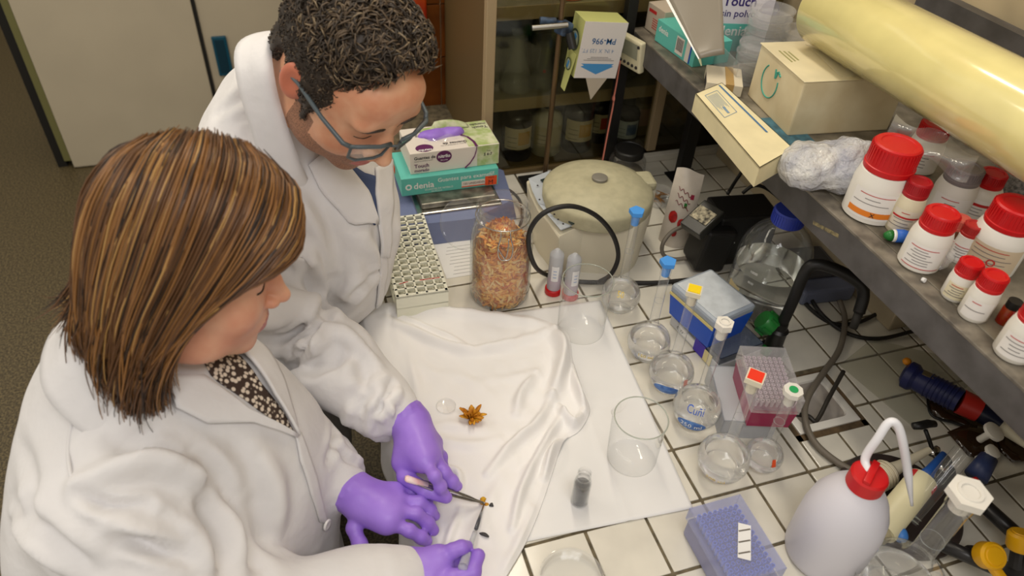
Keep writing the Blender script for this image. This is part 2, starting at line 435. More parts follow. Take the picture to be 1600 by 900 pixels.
# drain sink let into the worktop
M_basin = mat('grey_porcelain', (176, 168, 158), 0.35, noise=0.12, nscale=20); M_rim = mat('white_porcelain', (226, 222, 212), 0.25)
M_mud = mat('brown_sealant', (104, 84, 58), 0.9, noise=0.3, nscale=50)
snk = thing('drain_sink', 'small white square drain sink sunk into the tiles with dirty brown edges', 'sink', (0.596, 0.112, -0.03))
b = MB()
b.span((SX0, SY0, -0.012), (SX1, SY0 + .012, -0.002)).span((SX0, SY1 - .006, -0.012), (SX1, SY1, -0.002)).span((SX0, SY0, -0.012), (SX0 + .01, SY1, -0.002)).span((SX1 - .01, SY0, -0.012), (SX1, SY1, -0.002))
b.build('sealant', M_mud, snk, world=True)
x0, x1, y0, y1 = SX0 + .01, SX1 - .01, SY0 + .012, SY1 - .006
def ring(ins, z, r):
    a, bb, c, d = x0 + ins, x1 - ins, y0 + ins, y1 - ins; out = []
    for cx, cy, a0 in ((bb - r, d - r, 0), (a + r, d - r, 90), (a + r, c + r, 180), (bb - r, c + r, 270)):
        for k in range(5): out.append((cx + r * math.cos(math.radians(a0 + k * 22.5)), cy + r * math.sin(math.radians(a0 + k * 22.5)), z))
    return out
def rings(rs):
    vs = [q for r in rs for q in r]; n = len(rs[0]); fs = [(i * n + k, i * n + (k + 1) % n, (i + 1) * n + (k + 1) % n, (i + 1) * n + k) for i in range(len(rs) - 1) for k in range(n)]
    return vs, fs
vs, fs = rings([ring(0, -0.02, .002), ring(0, 0.001, .002), ring(.002, 0.002, .003), ring(.014, 0.002, .014), ring(.016, -0.003, .014)])
MB().add(vs, fs).build('rim', M_rim, snk, smooth=40, world=True)
vs, fs = rings([ring(.0158, -0.002, .014), ring(.022, -0.022, .016), ring(.03, -0.028, .02)]); n = 20
fs.append(tuple(range(40, 60)))
MB().add(vs, fs).build('basin', M_basin, snk, smooth=40, world=True)
MB().lathe([(0, -.0275), (.006, -.0272), (.0065, -.0268), (0, -.0268)], 12, (x0 + .03, y0 + .032, 0)).build('drain_hole', M_black, snk, world=True)

# ---------------------------------------------------------------- white cupboard with sliding doors far behind
cup = thing('white_cupboard', 'tall white cupboard with sliding doors and olive green left edge', 'cupboard', (-0.5, 3.1, -0.9))
Y = 2.85
MB().span((-1.23, Y + .06, -0.9), (0.6, Y + .55, 0.9)).build('carcass', M_side, cup, world=True)
MB().span((-1.215, Y, -0.895), (-0.545, Y + .03, 0.9), bev=.006).build('sliding_door', M_door, cup, world=True)
dr = MB().span((-0.532, Y + .012, -0.895), (0.58, Y + .05, 0.9), bev=.004).build('sliding_door', M_door, cup, world=True)
MB().span((-0.546, Y + .002, -0.895), (-0.531, Y + .04, 0.9)).build('door_gap', M_black, cup, world=True)
MB().span((-1.245, Y + .005, -0.86), (-1.215, Y + .05, 0.9), bev=.003).build('edge_strip', M_olive, cup, world=True)
MB().span((-1.285, Y + .03, -0.9), (-1.246, Y + .5, 0.9)).build('end_post', M_black, cup, world=True)  # black strip standing in for the dark gap left of the cupboard
hn = MB().span((-0.497, Y - .002, -0.508), (-0.435, Y + .012, -0.327), bev=.004).build('recessed_handle', M_teal, dr, world=True); hn['label'] = 'teal recessed handle'
MB().span((-0.487, Y - .004, -0.495), (-0.447, Y - .0015, -0.34), bev=.001).build('finger_pull', mat('teal_dark', (8, 50, 66), .4), dr, world=True)

# ---------------------------------------------------------------- glass cabinet at the back of the bench
cab = thing('glass_cabinet', 'glass-fronted beige storage cabinet full of flasks and bottles at the back', 'cabinet', (0.62, 1.2, 0))
CX0, CX1, CY0, CY1 = 0.216, 0.985, 0.985, 1.395
MB().span((CX0, CY0 + .03, 0.0), (CX0 + .018, CY1, 0.95)).build('side_panel', M_side, cab, world=True)
MB().span((CX1 - .018, CY0 + .03, 0.0), (CX1, CY1, 0.95)).build('side_panel', M_side, cab, world=True)
MB().span((CX0 + .018, CY1 - .012, 0.0), (CX1 - .018, CY1, 0.95)).build('back_panel', M_side, cab, world=True)
MB().span((CX0 + .018, CY0 + .03, 0.0), (CX1 - .018, CY1 - .012, 0.008)).build('bottom', M_side, cab, world=True)
for z in (0.172, 0.392):
    MB().span((CX0 + .018, CY0 + .03, z), (CX1 - .018, CY1 - .012, z + .022)).build('shelf', M_shelfboard, cab, world=True)
    MB().span((CX0 + .018, CY0 + .026, z - .006), (CX1 - .018, CY0 + .0295, z + .024)).build('shelf_edge', M_frame, cab, world=True)
MB().span((CX0 - .002, CY0, 0), (CX0 + .02, CY0 + .025, .95), bev=.002).build('door_stile', M_frame, cab, world=True)
MB().span((0.665, CY0 - .003, 0.022), (0.69, CY0 + .02, .95), bev=.002).build('door_stile', M_frame, cab, world=True)
MB().span((CX0 + .02, CY0, 0), (0.665, CY0 + .02, .012), bev=.002).build('door_rail', M_side, cab, world=True)
MB().span((CX0 + .018, CY0 + .009, 0.012), (0.67, CY0 + .013, .95)).build('glass_pane', M_pane, cab, world=True)
MB().span((0.685, CY0 + .009, 0.012), (CX1 - .018, CY0 + .013, .95)).build('glass_pane', M_pane, cab, world=True)

# ---------------------------------------------------------------- the two people
M_skin_m = mat('skin_light_tan', (222, 172, 138), 0.5, noise=0.12, nscale=25, rgb2=(208, 144, 110), sss=0.15)
M_skin_w = mat('skin_rosy', (220, 170, 140), 0.48, noise=0.12, nscale=22, rgb2=(208, 146, 118), sss=0.15)
M_lips = mat('lips', (176, 92, 84), 0.4); M_stub = mat('stubbled_skin', (168, 120, 92), 0.6, noise=0.3, nscale=500, rgb2=(120, 86, 66))
M_ear = mat('reddish_skin', (200, 118, 90), 0.5, sss=0.2)
M_coat = mat('white_coat_cotton', (222, 220, 220), 0.85, noise=0.03, nscale=8, bump=0.5, bscale=26, bdist=0.006, sheen=0.1)
M_trouser = mat('dark_trousers', (44, 40, 36), 0.8)
M_glove = mat('lilac_nitrile', (160, 124, 222), 0.42, noise=0.08, nscale=14, rgb2=(146, 108, 210), bump=0.5, bscale=60, bdist=0.0012)
M_shirt = mat('blue_shirt', (62, 76, 112), 0.8); M_button = mat('white_button', (232, 230, 226), 0.3)
M_lash = mat('eyelash', (40, 28, 22), 0.7)

def frame(right, fwd, up):
    f = np.array(fwd, float); f /= np.linalg.norm(f); r = np.array(right, float); r -= f * (r @ f); r /= np.linalg.norm(r)
    return np.stack([r, f, np.cross(r, f)], 1)

def head_mesh(man, h=0.0026):
    """face and neck in head space: x to the person's right, y forward, z up, ears near y = 0"""
    s = SDF((-.105, -.135, -.25), (.105, .15, .145), h)
    s.ell((0, -.014, .035), (.077, .099, .090), k=.0) if man else s.ell((0, -.006, .035), (.075, .090, .088), k=.0)
    s.ell((0, .028, -.02), (.066, .070, .085), k=.04)
    j = 1.06 if man else 1.0
    s.ell((0, .035, -.075), (.053 * j, .05, .042 * j), k=.035)
    s.ell((0, .078, -.103), (.022 * j, .018, .017), k=.025)
    for sg in (-1, 1):
        s.ell((sg * .041, .062, -.028), (.024, .024, .022), k=.03)
        s.ell((sg * .05, .015, -.075), (.016, .03, .022), k=.03)
        s.ell((sg * .031, .084, .034), (.024, .012, .008 if man else .006), k=.02)
        s.ell((sg * .033, .102, .013), (.017, .011, .010), k=.014, sub=True)
        s.ell((sg * .032, .076, .012), (.0145, .0150, .0125), k=.006)
        # ears
        e = frame((1, 0.35 * sg, 0), (-.3 * sg, 1, .1), (0, 0, 1))
        s.ell((sg * .081, -.012, .002), (.008, .020, .033), rot=e, k=.008)
        s.ell((sg * .090, -.008, .006), (.006, .012, .02), rot=e, k=.005, sub=True)
    s.ell((0, .07, .065), (.05, .026, .03), k=.03)                       # forehead
    w = 1.15 if man else 1.0
    s.chain([(0, .092, .022), (0, .103, -.004), (0, .119, -.027)], [.007 * w, .0085 * w, .0105 * w], k=.014)
    for sg in (-1, 1):
        s.ell((sg * .0125 * w, .105, -.032), (.0085, .011, .0075), k=.006)
        s.ell((sg * .006, .110, -.041), (.0035, .005, .004), k=.003, sub=True)
    s.ell((0, .084, -.062), (.026, .017, .02), k=.02)
    s.ell((0, .0975, -.0605), (.021, .009, .0055), k=.006); s.ell((0, .0965, -.0715), (.018, .0095, .0065), k=.006)
    s.ell((0, .108, -.0662), (.022, .007, .0014), k=.002, sub=True)
    s.chain([(0, -.03, -.05), (0, -.055, -.15), (0, -.075, -.245)], [.056 * j, .055 * j, .066 * j], k=.03)
    v, f = s.mesh(); c = v[f].mean(1)
    mi = np.zeros(len(f), int)
    x, y, z = np.abs(c[:, 0]), c[:, 1], c[:, 2]
    mi[(x < .023) & (y > .088) & (z < -.0545 - .16 * x) & (z > -.0785 + .2 * x)] = 1
    mi[(x > .072) & (np.abs(z) < .045) & (y < .02) & (y > -.05)] = 2
    if man:
        st = ((z < -.05) & (y > .02) & (z > -.125)) | ((z < -.04) & (y > .085) & (x < .034)) | ((x > .045) & (z < -.02) & (y < .04) & (y > .0) & (z > -.12))
        mi[st & (mi == 0)] = 3
    return v, f, mi, s

def place(v, H, R, sc=1.0): return np.asarray(v) * sc @ R.T + H

def coat_patch(sdf, pts, nu, nv, off, name, m, parent, thick, curl=None):
    """cloth panel (collar, lapel, placket) laid on the coat: pts is a grid of room points that is draped on the surface"""
    g = np.array(pts, float); a, b = g.shape[:2]
    uu = np.linspace(0, a - 1, nv + 1); vv = np.linspace(0, b - 1, nu + 1)
    out = []
    for p in uu:
        i = min(int(p), a - 2); t = p - i
        for q in vv:
            j = min(int(q), b - 2); w = q - j
            out.append((g[i, j] * (1 - t) + g[i + 1, j] * t) * (1 - w) + (g[i, j + 1] * (1 - t) + g[i + 1, j + 1] * t) * w)
    o = np.array(out); o = sdf.onto(o, off)
    if curl is not None:
        k = np.array([curl(p / (a - 1), q / (b - 1)) for p in uu for q in vv]); o = o + sdf.grad(o) * k[:, None]
    mb = MB(); mb.v = [Vector(q) for q in o]
    mb.f = [(j * (nu + 1) + i, j * (nu + 1) + i + 1, (j + 1) * (nu + 1) + i + 1, (j + 1) * (nu + 1) + i) for j in range(nv) for i in range(nu)]; mb.mi = [0] * len(mb.f)
    ob = mb.build(name, m, parent, smooth=True, world=True)
    md = ob.modifiers.new('thickness', 'SOLIDIFY'); md.thickness = thick; md.offset = 0.0
    return ob

def ruck(path_a, path_b, ra, rb, n, amp, seed, sdf, k=.012, wob=.35):
    """gathered fabric: ridges that run round a sleeve"""
    r = np.random.default_rng(seed); a = np.array(path_a, float); b = np.array(path_b, float); d = b - a; L = np.linalg.norm(d); d /= L
    x = np.cross(d, (0, 0, 1)); x /= np.linalg.norm(x); y = np.cross(d, x)
    for i in range(n):
        t = (i + .5) / n + r.normal() * .25 / n; rad = (ra + (rb - ra) * t) * .97; ph = r.random() * 6.28; sp = 1.6 + r.random() * 2.2
        pts = []
        for q in np.linspace(ph, ph + sp, 7):
            pts.append(a + d * (t * L + wob * .03 * math.sin(2 * q + ph)) + (x * math.cos(q) + y * math.sin(q)) * rad)
        w = amp * (.6 + .8 * r.random())
        sdf.chain(pts, [w * .3, w * .8, w, w, w, w * .8, w * .3], k=k)

def seg_dist(v, pts):
    """distance of every vertex to a polyline and the position along it"""
    pts = np.array(pts, float); best = np.full(len(v), 9.0); tt = np.zeros(len(v)); n = len(pts) - 1
    for i in range(n):
        a, d = pts[i], pts[i + 1] - pts[i]; t = np.clip((v - a) @ d / (d @ d + 1e-12), 0, 1); q = np.linalg.norm(v - a - t[:, None] * d, axis=1)
        m = q < best; best[m] = q[m]; tt[m] = (i + t[m]) / n
    return best, tt
def fold(sdf, v, items):
    """cloth folds: ridges (+) and creases (-) along lines traced on the garment"""
    v = v.copy(); nrm = sdf.grad(v)
    for px, amp, w in items:
        pts = bez([Vector(sdf.cast(*q)) for q in px], 5)
        d, t = seg_dist(v, pts); m = d < 3.2 * w
        a = 1.25 * amp * (np.exp(-(d[m] / w) ** 2) - .45 * np.exp(-((d[m] - 1.7 * w) / w) ** 2)) * np.sin(np.pi * np.clip(t[m], .04, .96)) ** .6
        v[m] += nrm[m] * a[:, None]
    return v

# ----- man
HM = np.array([-.143, .448, .549]); RM = frame((-.857, -.512, .057), (.36, -.674, -.645), None)
man = thing('person', 'man in white lab coat and grey glasses bending over the bench', 'person', (-0.36, 0.72, -0.9))
v, f, mi, hs = head_mesh(True); v = place(v, HM, RM)
s = SDF((-.62, .05, -.9), (.12, 1.0, .5), .012)           # body under the coat
rx = np.array([-.80, -.60, 0]); fx = np.array([.60, -.80, 0])
TR = np.stack([rx, fx, (0, 0, 1)], 1)
s.ell((-.24, .61, .22), (.15, .09, .18), rot=TR, k=.05); s.ell((-.37, .72, -.08), (.15, .10, .24), rot=TR, k=.08)
s.chain([(-.42, .62, -.15), (-.43, .67, -.5), (-.44, .72, -.82)], [.085, .065, .05], k=.04)
s.chain([(-.30, .78, -.15), (-.31, .82, -.5), (-.33, .88, -.82)], [.085, .065, .05], k=.04)
for q in ((-.44, .72), (-.33, .88)): s.cap((q[0], q[1], -.86), (q[0] + .12, q[1] - .15, -.87), .045, .035, k=.03)
s.chain([(-.37, .48, .34), (-.31, .42, .15), (-.135, .215, .097)], [.03, .014, .029], k=.01)
s.chain([(-.12, .68, .30), (-.22, .77, .03), (-.24, .66, -.18)], [.05, .045, .03], k=.03)
v2, f2 = s.mesh(); zc = v2[f2][:, :, 2].mean(1)
body = npmesh('body', np.concatenate([v, v2]), np.concatenate([f, f2 + len(v)]), [M_skin_m, M_lips, M_ear, M_stub, M_trouser], man, np.concatenate([mi, np.where(zc < -.2, 4, 0)]))

cm = SDF((-.66, .04, -.62), (.1, 1.02, .56), .005)
cm.ell((-.235, .60, .22), (.195, .135, .25), rot=TR, k=.0)
cm.ell((-.215, .565, .20), (.145, .12, .2), rot=TR, k=.06)
cm.ell((-.36, .71, -.12), (.185, .13, .28), rot=TR, k=.10)
cm.chain([(-.375, .72, -.2), (-.39, .73, -.55)], [.17, .19], k=.08)
cm.cap((-.235, .575, .415), (-.365, .485, .345), .07, .066, k=.06)             # shoulders
cm.cap((-.23, .60, .44), (-.13, .675, .33), .07, .062, k=.06)
cm.cap((-.27, .63, .36), (-.31, .70, .2), .09, .13, k=.08)                 # upper back
cm.chain([(-.375, .475, .335), (-.33, .435, .20), (-.300, .425, .155), (-.222, .325, .122), (-.162, .243, .098)], [.072, .068, .066, .064, .053], k=.035)
cm.cap((-.162, .243, .098), (-.143, .224, .097), .050, .040, k=.01)
cm.chain([(-.13, .68, .32), (-.22, .77, .05), (-.25, .67, -.18)], [.066, .058, .05], k=.03)
# folds
for pts, w in [([(-.36, .41, .25), (-.31, .365, .20), (-.28, .36, .13)], .014), ([(-.31, .40, .26), (-.265, .385, .19), (-.24, .385, .13)], .015),
               ([(-.275, .345, .175), (-.23, .33, .165), (-.2, .30, .14)], .012), ([(-.25, .44, .22), (-.255, .40, .16), (-.27, .37, .10)], .013),
               ([(-.14, .47, .26), (-.17, .48, .15), (-.22, .52, .02)], .012), ([(-.09, .55, .2), (-.13, .55, .08), (-.18, .58, -.05)], .012),
               ([(-.3, .47, .42), (-.25, .47, .33), (-.2, .47, .22)], .010), ([(-.30, .40, .33), (-.24, .43, .25), (-.18, .46, .16)], .010)]:
    cm.chain(pts, [w * .5, w, w * .4], k=.045)
for pts, w in [([(-.36, .36, .20), (-.30, .34, .17), (-.25, .34, .19)], .012), ([(-.27, .42, .25), (-.225, .42, .18)], .016), ([(-.30, .34, .12), (-.25, .29, .16), (-.21, .29, .175)], .007), ([(-.2, .42, .28), (-.215, .46, .10)], .012)]:
    cm.chain(pts, w, k=.03, sub=True)
ruck((-.19, .272, .10), (-.136, .216, .096), .055, .043, 12, .008, 3, cm, k=.005)
cm.noise(.0022, 34, 5); cm.noise(.0010, 90, 6)
v, f = cm.mesh()
v = fold(cm, v, [([(470, 370), (476, 415), (492, 455), (510, 490), (525, 505)], -.016, .012), ([(425, 530), (460, 520), (503, 487)], -.014, .008), ([(440, 548), (466, 530), (495, 500)], .010, .007),
  ([(452, 582), (472, 548), (503, 497)], -.018, .008), ([(512, 505), (552, 532), (590, 572)], .010, .012), ([(566, 545), (570, 600), (560, 655)], -.007, .012), ([(610, 598), (592, 640), (588, 672)], -.010, .007), ([(600, 620), (612, 640), (612, 660)], .006, .005),
  ([(470, 600), (500, 640), (545, 680)], .008, .012), ([(520, 520), (525, 570), (500, 610)], -.006, .014), ([(592, 420), (560, 455), (525, 480)], -.010, .010), ([(560, 370), (585, 400), (590, 440)], .008, .014), ([(500, 330), (530, 400), (535, 470)], -.006, .016),
  ([(450, 300), (490, 350), (520, 420)], .008, .014), ([(340, 180), (390, 150), (430, 150)], -.006, .010), ([(380, 190), (400, 250), (430, 280)], -.008, .014), ([(540, 600), (580, 600), (610, 585)], .005, .010)])
coat_m = npmesh('lab_coat', v, f, M_coat, man)

def hair_volume(R, H, sc, parts, h=.004, nz=.0015):
    s = SDF((-.13, -.17, -.13), (.13, .15, .19), h)
    for p in parts: p(s)
    if nz: s.noise(nz, 260, 11)
    return s
# short wavy hair: a cap with hundreds of small curved locks
def mh(s):
    s.ell((0, -.022, .048), (.083, .103, .088), k=0)
    s.ell((0, .022, .112), (.058, .050, .032), k=.03)
    for sg in (-1, 1): s.ell((sg * .066, -.002, .018), (.0165, .042, .048), k=.012)
    s.ell((0, -.085, -.035), (.055, .032, .055), k=.03)               # nape
    s.ell((0, .160, -.060), (.13, .122, .115), k=.006, sub=True)      # face opening
    s.ell((0, .108, .070), (.064, .078, .072), k=.010, sub=True)      # high hairline
    for sg in (-1, 1):
        s.ell((sg * .058, .092, .058), (.020, .048, .036), k=.01, sub=True)
        s.ell((sg * .09, -.016, -.012), (.02, .022, .034), k=.004, sub=True)
        s.cap((sg * .0735, .020, .01), (sg * .0715, .022, -.034), .0085, .005, k=.008)
    s.ell((0, -.03, -.13), (.12, .10, .055), k=.01, sub=True)
hv = hair_volume(RM, HM, 1, [mh], h=.0032)
M_hm = [mat('hair_dark_brown', (58, 47, 36), 0.55, noise=0.3, nscale=300), mat('hair_brown', (88, 72, 54), 0.5), mat('hair_tan_grey', (130, 112, 86), 0.45)]
v, f = hv.mesh()
hair_m = npmesh('hair', place(v, HM, RM), f, M_hm[0], man)
r = np.random.default_rng(2); mb = MB(); n = 0
c = v[f].mean(1); sel = r.permutation(len(c))
for q in sel[:6500]:
    p = c[q]
    if p[2] < .0 and r.random() < .6: continue
    g = hv.grad(p[None])[0]
    top = np.clip((p[2] - .045) / .06, 0, 1)
    L = .004 + .009 * top; fl = np.array([r.normal() * .8, .25 + r.normal() * .6, .05 + r.normal() * .6]); t = fl - g * (fl @ g); t /= np.linalg.norm(t) + 1e-9; b = np.cross(g, t)
    cu = r.choice((-1, 1)) * (.5 + r.random()) * top
    pts = [p + g * (-.002), p + t * L * .5 + g * (.002 + .003 * top) + b * cu * .002, p + t * L + g * (.0015 + .004 * top) + b * cu * .006, p + t * L * 1.35 + g * (.0005 + .002 * top) + b * cu * .011]
    pts = place(pts, HM, RM); w = .0006 + .0005 * top
    mb.tube([Vector(x) for x in pts], [w, w * 1.2, w, w * .3], 4, mi=int(r.choice(3, p=[.52, .36, .12] if top > .3 else [.74, .24, .02])))
mb.build('locks', M_hm, hair_m, smooth=True, world=True)
def on_face(sdf, pts, off): return sdf.onto(np.array([tuple(q) for q in bez([Vector(x) for x in pts], 5)]), off)
for sg in (-1, 1):                                              # eyebrows and lashes
    mb = MB(); q = place(on_face(hs, [(sg * .014, .1, .030), (sg * .03, .1, .036), (sg * .05, .087, .031)], -.0006), HM, RM); mb.tube([Vector(x) for x in q], [.0016, .0026, .003, .003, .003, .0028, .0026, .0022, .0018, .0014, .0008], 6); mb.build('eyebrow', M_hm[0], man, world=True)
    mb = MB(); mb.tube([Vector(x) for x in place(on_face(hs, [(sg * .019, .0885, .004), (sg * .032, .0925, .0015), (sg * .046, .085, .005)], -.0003), HM, RM)], .0011, 5); mb.build('eyelashes', M_hm[0], man, world=True)

# glasses
M_gl = mat('grey_acetate', (82, 92, 96), 0.35); M_lens = glassmat('spectacle_lens', (244, 248, 248), base=.06, edge=.6)
gl = MB()
def gp(x, y, z): return Vector(place([(x, y, z)], HM, RM)[0])
for sg in (-1, 1):
    rim = [(sg * .010, .1165, .020), (sg * .030, .1165, .0245), (sg * .060, .106, .0235), (sg * .066, .101, .018), (sg * .061, .104, -.010), (sg * .050, .1095, -.016), (sg * .022, .116, -.016), (sg * .013, .118, -.008)]
    gl.tube([gp(*q) for q in rim], .0023, 8, closed=True)
    gl.tube([gp(sg * .010, .1165, .020), gp(sg * .030, .1165, .0245), gp(sg * .060, .106, .0235), gp(sg * .068, .1, .018)], .0031, 8)
    gl.tube([gp(sg * .066, .101, .018), gp(sg * .0735, .092, .017), gp(sg * .080, .05, .015), gp(sg * .084, 0, .016), gp(sg * .083, -.022, .006), gp(sg * .08, -.035, -.012)], [.0036, .0034, .003, .003, .0026, .002], 8)
gl.tube([gp(-.010, .1165, .014), gp(0, .1215, .0165), gp(.010, .1165, .014)], .002, 8)
glasses = gl.build('glasses', M_gl, man, smooth=True, world=True); glasses['label'] = 'rectangular grey spectacles'
for sg in (-1, 1):
    rim = [(sg * .010, .1165, .020), (sg * .030, .1165, .0245), (sg * .060, .106, .0235), (sg * .066, .101, .018), (sg * .061, .104, -.010), (sg * .050, .1095, -.016), (sg * .022, .116, -.016), (sg * .013, .118, -.008)]
    mb = MB(); c = gp(sg * .038, .1135, .004); vs = [gp(*q) for q in rim] + [c]
    mb.add(vs, [(i, (i + 1) % 8, 8) for i in range(8)]); mb.build('lens', M_lens, glasses, smooth=True, world=True)

# coat collar, lapels, shirt front
def cc(sdf, rows): return [[sdf.cast(*p) for p in r] for r in rows]
coat_patch(cm, cc(cm, [[(515, 235), (568, 270), (606, 285)], [(530, 290), (575, 320), (600, 320)], [(560, 335), (575, 345), (584, 352)]]), 10, 10, .001, 'shirt', M_shirt, man, .003)
def collar(top, fall, H, R, sc, sdf, parent, thick=.004):
    """turned-down collar: a strip from a line round the neck out to its free edge"""
    a = bez([Vector(q) for q in place(top, H, R, sc)], 6); b = bez([Vector(q) for q in place(fall, H, R, sc)], 6); n = len(a) - 1
    def fn(u, w):
        i = round(u * n); q = a[i].lerp(b[i], w); m = .006 * math.sin(math.pi * min(1, w * 1.6)) * (1 - .5 * w)
        d = (b[i] - a[i]).normalized(); o = (a[i] - Vector(place([(0, -.045, -.15)], H, R, sc)[0])); o = (o - d * o.dot(d)).normalized()
        return q + o * m
    mb = MB(); mb.patch(fn, n, 6)
    ob = mb.build('collar', M_coat, parent, smooth=True, world=True); md = ob.modifiers.new('thickness', 'SOLIDIFY'); md.thickness = thick; md.offset = 0
collar([(-.058, .05, -.17), (-.066, -.03, -.10), (-.042, -.088, -.070), (0, -.102, -.064), (.042, -.092, -.055), (.068, -.054, -.046), (.071, -.010, -.076), (.058, .045, -.130), (.034, .075, -.185)],
       [(-.10, .07, -.220), (-.112, -.05, -.155), (-.072, -.125, -.120), (0, -.142, -.112), (.066, -.126, -.095), (.100, -.075, -.088), (.104, -.008, -.125), (.095, .062, -.185), (.064, .088, -.220)], HM, RM, 1, cm, man)
coat_patch(cm, cc(cm, [[(498, 240), (540, 262), (570, 300), (584, 345)], [(480, 258), (500, 300), (545, 350), (584, 350)]]), 14, 8, .004, 'lapel', M_coat, man, .004, curl=lambda p, q: .005 * (1 - p))
coat_patch(cm, cc(cm, [[(584, 262), (583, 300), (588, 350), (592, 400)], [(606, 250), (606, 300), (604, 350), (602, 400)]]), 14, 6, .004, 'lapel', M_coat, man, .004, curl=lambda p, q: .004 * p)
coat_patch(cm, cc(cm, [[(588, 350), (592, 400), (590, 440), (585, 480)], [(603, 350), (602, 400), (600, 440), (596, 480)]]), 14, 4, .003, 'placket', M_coat, man, .003)

# ----- woman
HW = np.array([-0.3706, 0.1896, 0.4563]); RW = frame((-.03, -.999, .04), (.957, -.04, -.286), None); SW = .95
wom = thing('person', 'woman with highlighted brown bob in white lab coat at left', 'person', (-0.5, 0.2, -0.9))
v, f, mi, hsw = head_mesh(False); v = place(v, HW, RW, SW)
s = SDF((-.75, -.2, -.9), (-.1, .5, .42), .012)
s.ell((-.45, .21, .12), (.13, .17, .19), k=.05); s.ell((-.46, .21, -.14), (.14, .18, .24), k=.08)
for y in (.11, .31):
    s.chain([(-.46, y, -.2), (-.47, y, -.52), (-.5, y, -.83)], [.09, .065, .05], k=.04); s.cap((-.5, y, -.86), (-.34, y, -.87), .042, .033, k=.03)
s.chain([(-.485, .05, .22), (-.43, -.035, .09), (-.185, -.035, .063)], [.045, .036, .03], k=.03)
s.chain([(-.475, .335, .2), (-.42, .31, .05), (-.245, .14, .058)], [.045, .036, .03], k=.03)
v2, f2 = s.mesh(); zc = v2[f2][:, :, 2].mean(1)
npmesh('body', np.concatenate([v, v2]), np.concatenate([f, f2 + len(v)]), [M_skin_w, M_lips, M_ear, M_stub, M_trouser], wom, np.concatenate([mi, np.where(zc < -.2, 4, 0)]))

cw = SDF((-.78, -.22, -.6), (-.05, .56, .42), .005)
cw.ell((-.435, .19, .10), (.175, .165, .24), k=0)
cw.ell((-.40, .18, .06), (.15, .14, .17), k=.06)
cw.ell((-.475, .20, -.14), (.215, .215, .27), k=.1); cw.ell((-.53, .13, .08), (.13, .16, .17), k=.06); cw.cap((-.47, .21, -.3), (-.475, .21, -.55), .21, .225, k=.06)
cw.ell((-.50, .205, .21), (.105, .15, .125), k=.07)                            # upper back
cw.cap((-.455, .205, .295), (-.485, .06, .245), .06, .062, k=.06); cw.cap((-.46, .215, .30), (-.475, .335, .235), .062, .058, k=.06)
cw.chain([(-.485, .05, .230), (-.455, -.01, .15), (-.43, -.04, .085), (-.36, -.045, .075), (-.25, -.042, .062), (-.205, -.037, .062)], [.085, .085, .078, .066, .056, .05], k=.04)
cw.cap((-.205, -.037, .062), (-.183, -.033, .063), .047, .04, k=.008)
cw.chain([(-.475, .335, .22), (-.425, .31, .05), (-.345, .245, .05), (-.262, .165, .058)], [.062, .056, .056, .051], k=.035)
cw.cap((-.262, .165, .060), (-.246, .138, .058), .05, .04, k=.008)
ruck((-.285, .195, .06), (-.25, .142, .058), .055, .042, 13, .008, 8, cw, k=.005)
ruck((-.22, -.04, .062), (-.187, -.034, .063), .05, .042, 4, .003, 9, cw, k=.008)
cw.noise(.0025, 30, 15); cw.noise(.0010, 85, 16)
v, f = cw.mesh()
v = fold(cw, v, [([(122, 768), (170, 790), (230, 788)], -.012, .007), ([(122, 752), (180, 735), (240, 722), (295, 738), (318, 775)], .016, .013), ([(195, 712), (245, 706), (290, 724)], -.014, .009),
  ([(185, 836), (232, 852), (285, 872)], -.012, .008), ([(170, 822), (225, 828), (300, 850)], .010, .010), ([(312, 765), (338, 825), (352, 895)], -.022, .013), ([(20, 800), (60, 852), (112, 898)], .010, .010), ([(40, 780), (95, 850), (150, 890)], -.008, .010),
  ([(345, 780), (380, 850), (412, 898)], -.010, .012), ([(400, 700), (432, 770), (442, 860)], .010, .016), ([(135, 610), (190, 640), (250, 655)], .007, .012), ([(150, 680), (200, 690), (250, 670)], -.008, .012), ([(250, 800), (300, 830), (330, 880)], .009, .010),
  ([(300, 690), (350, 720), (380, 770)], .007, .012), ([(520, 690), (545, 720), (570, 735)], -.008, .007), ([(560, 680), (585, 700), (600, 725)], .007, .007), ([(540, 640), (520, 680), (510, 720)], -.008, .008), ([(30, 690), (50, 760), (40, 820)], -.006, .014)])
npmesh('lab_coat', v, f, M_coat, wom)

# blouse: brown and cream pattern
def blouse_mat():
    m = bpy.data.materials.new('patterned_blouse'); m.use_nodes = True; nt = m.node_tree; N = nt.nodes; L = nt.links; b = N['Principled BSDF']; b.inputs['Roughness'].default_value = .8
    tc = N.new('ShaderNodeTexCoord'); vo = N.new('ShaderNodeTexVoronoi'); vo.inputs['Scale'].default_value = 150; vo.inputs['Randomness'].default_value = .6; L.new(tc.outputs['Object'], vo.inputs['Vector'])
    cr = N.new('ShaderNodeValToRGB'); e = cr.color_ramp.elements; e[0].position = .36; e[0].color = (*lin((222, 208, 190)), 1); e[1].position = .50; e[1].color = (*lin((62, 46, 38)), 1)
    L.new(vo.outputs['Distance'], cr.inputs[0]); L.new(cr.outputs[0], b.inputs['Base Color']); return m
coat_patch(cw, cc(cw, [[(295, 535), (335, 535), (375, 560)], [(330, 590), (370, 590), (405, 600)], [(400, 640), (425, 640), (440, 645)], [(452, 676), (455, 677), (458, 678)]]), 10, 16, .0015, 'blouse', blouse_mat(), wom, .002)
coat_patch(cw, cc(cw, [[(255, 590), (310, 590), (380, 640), (456, 680)], [(270, 640), (320, 662), (390, 660), (456, 684)]]), 18, 8, .005, 'lapel', M_coat, wom, .004, curl=lambda p, q: .005 * (1 - p) + .003 * p)
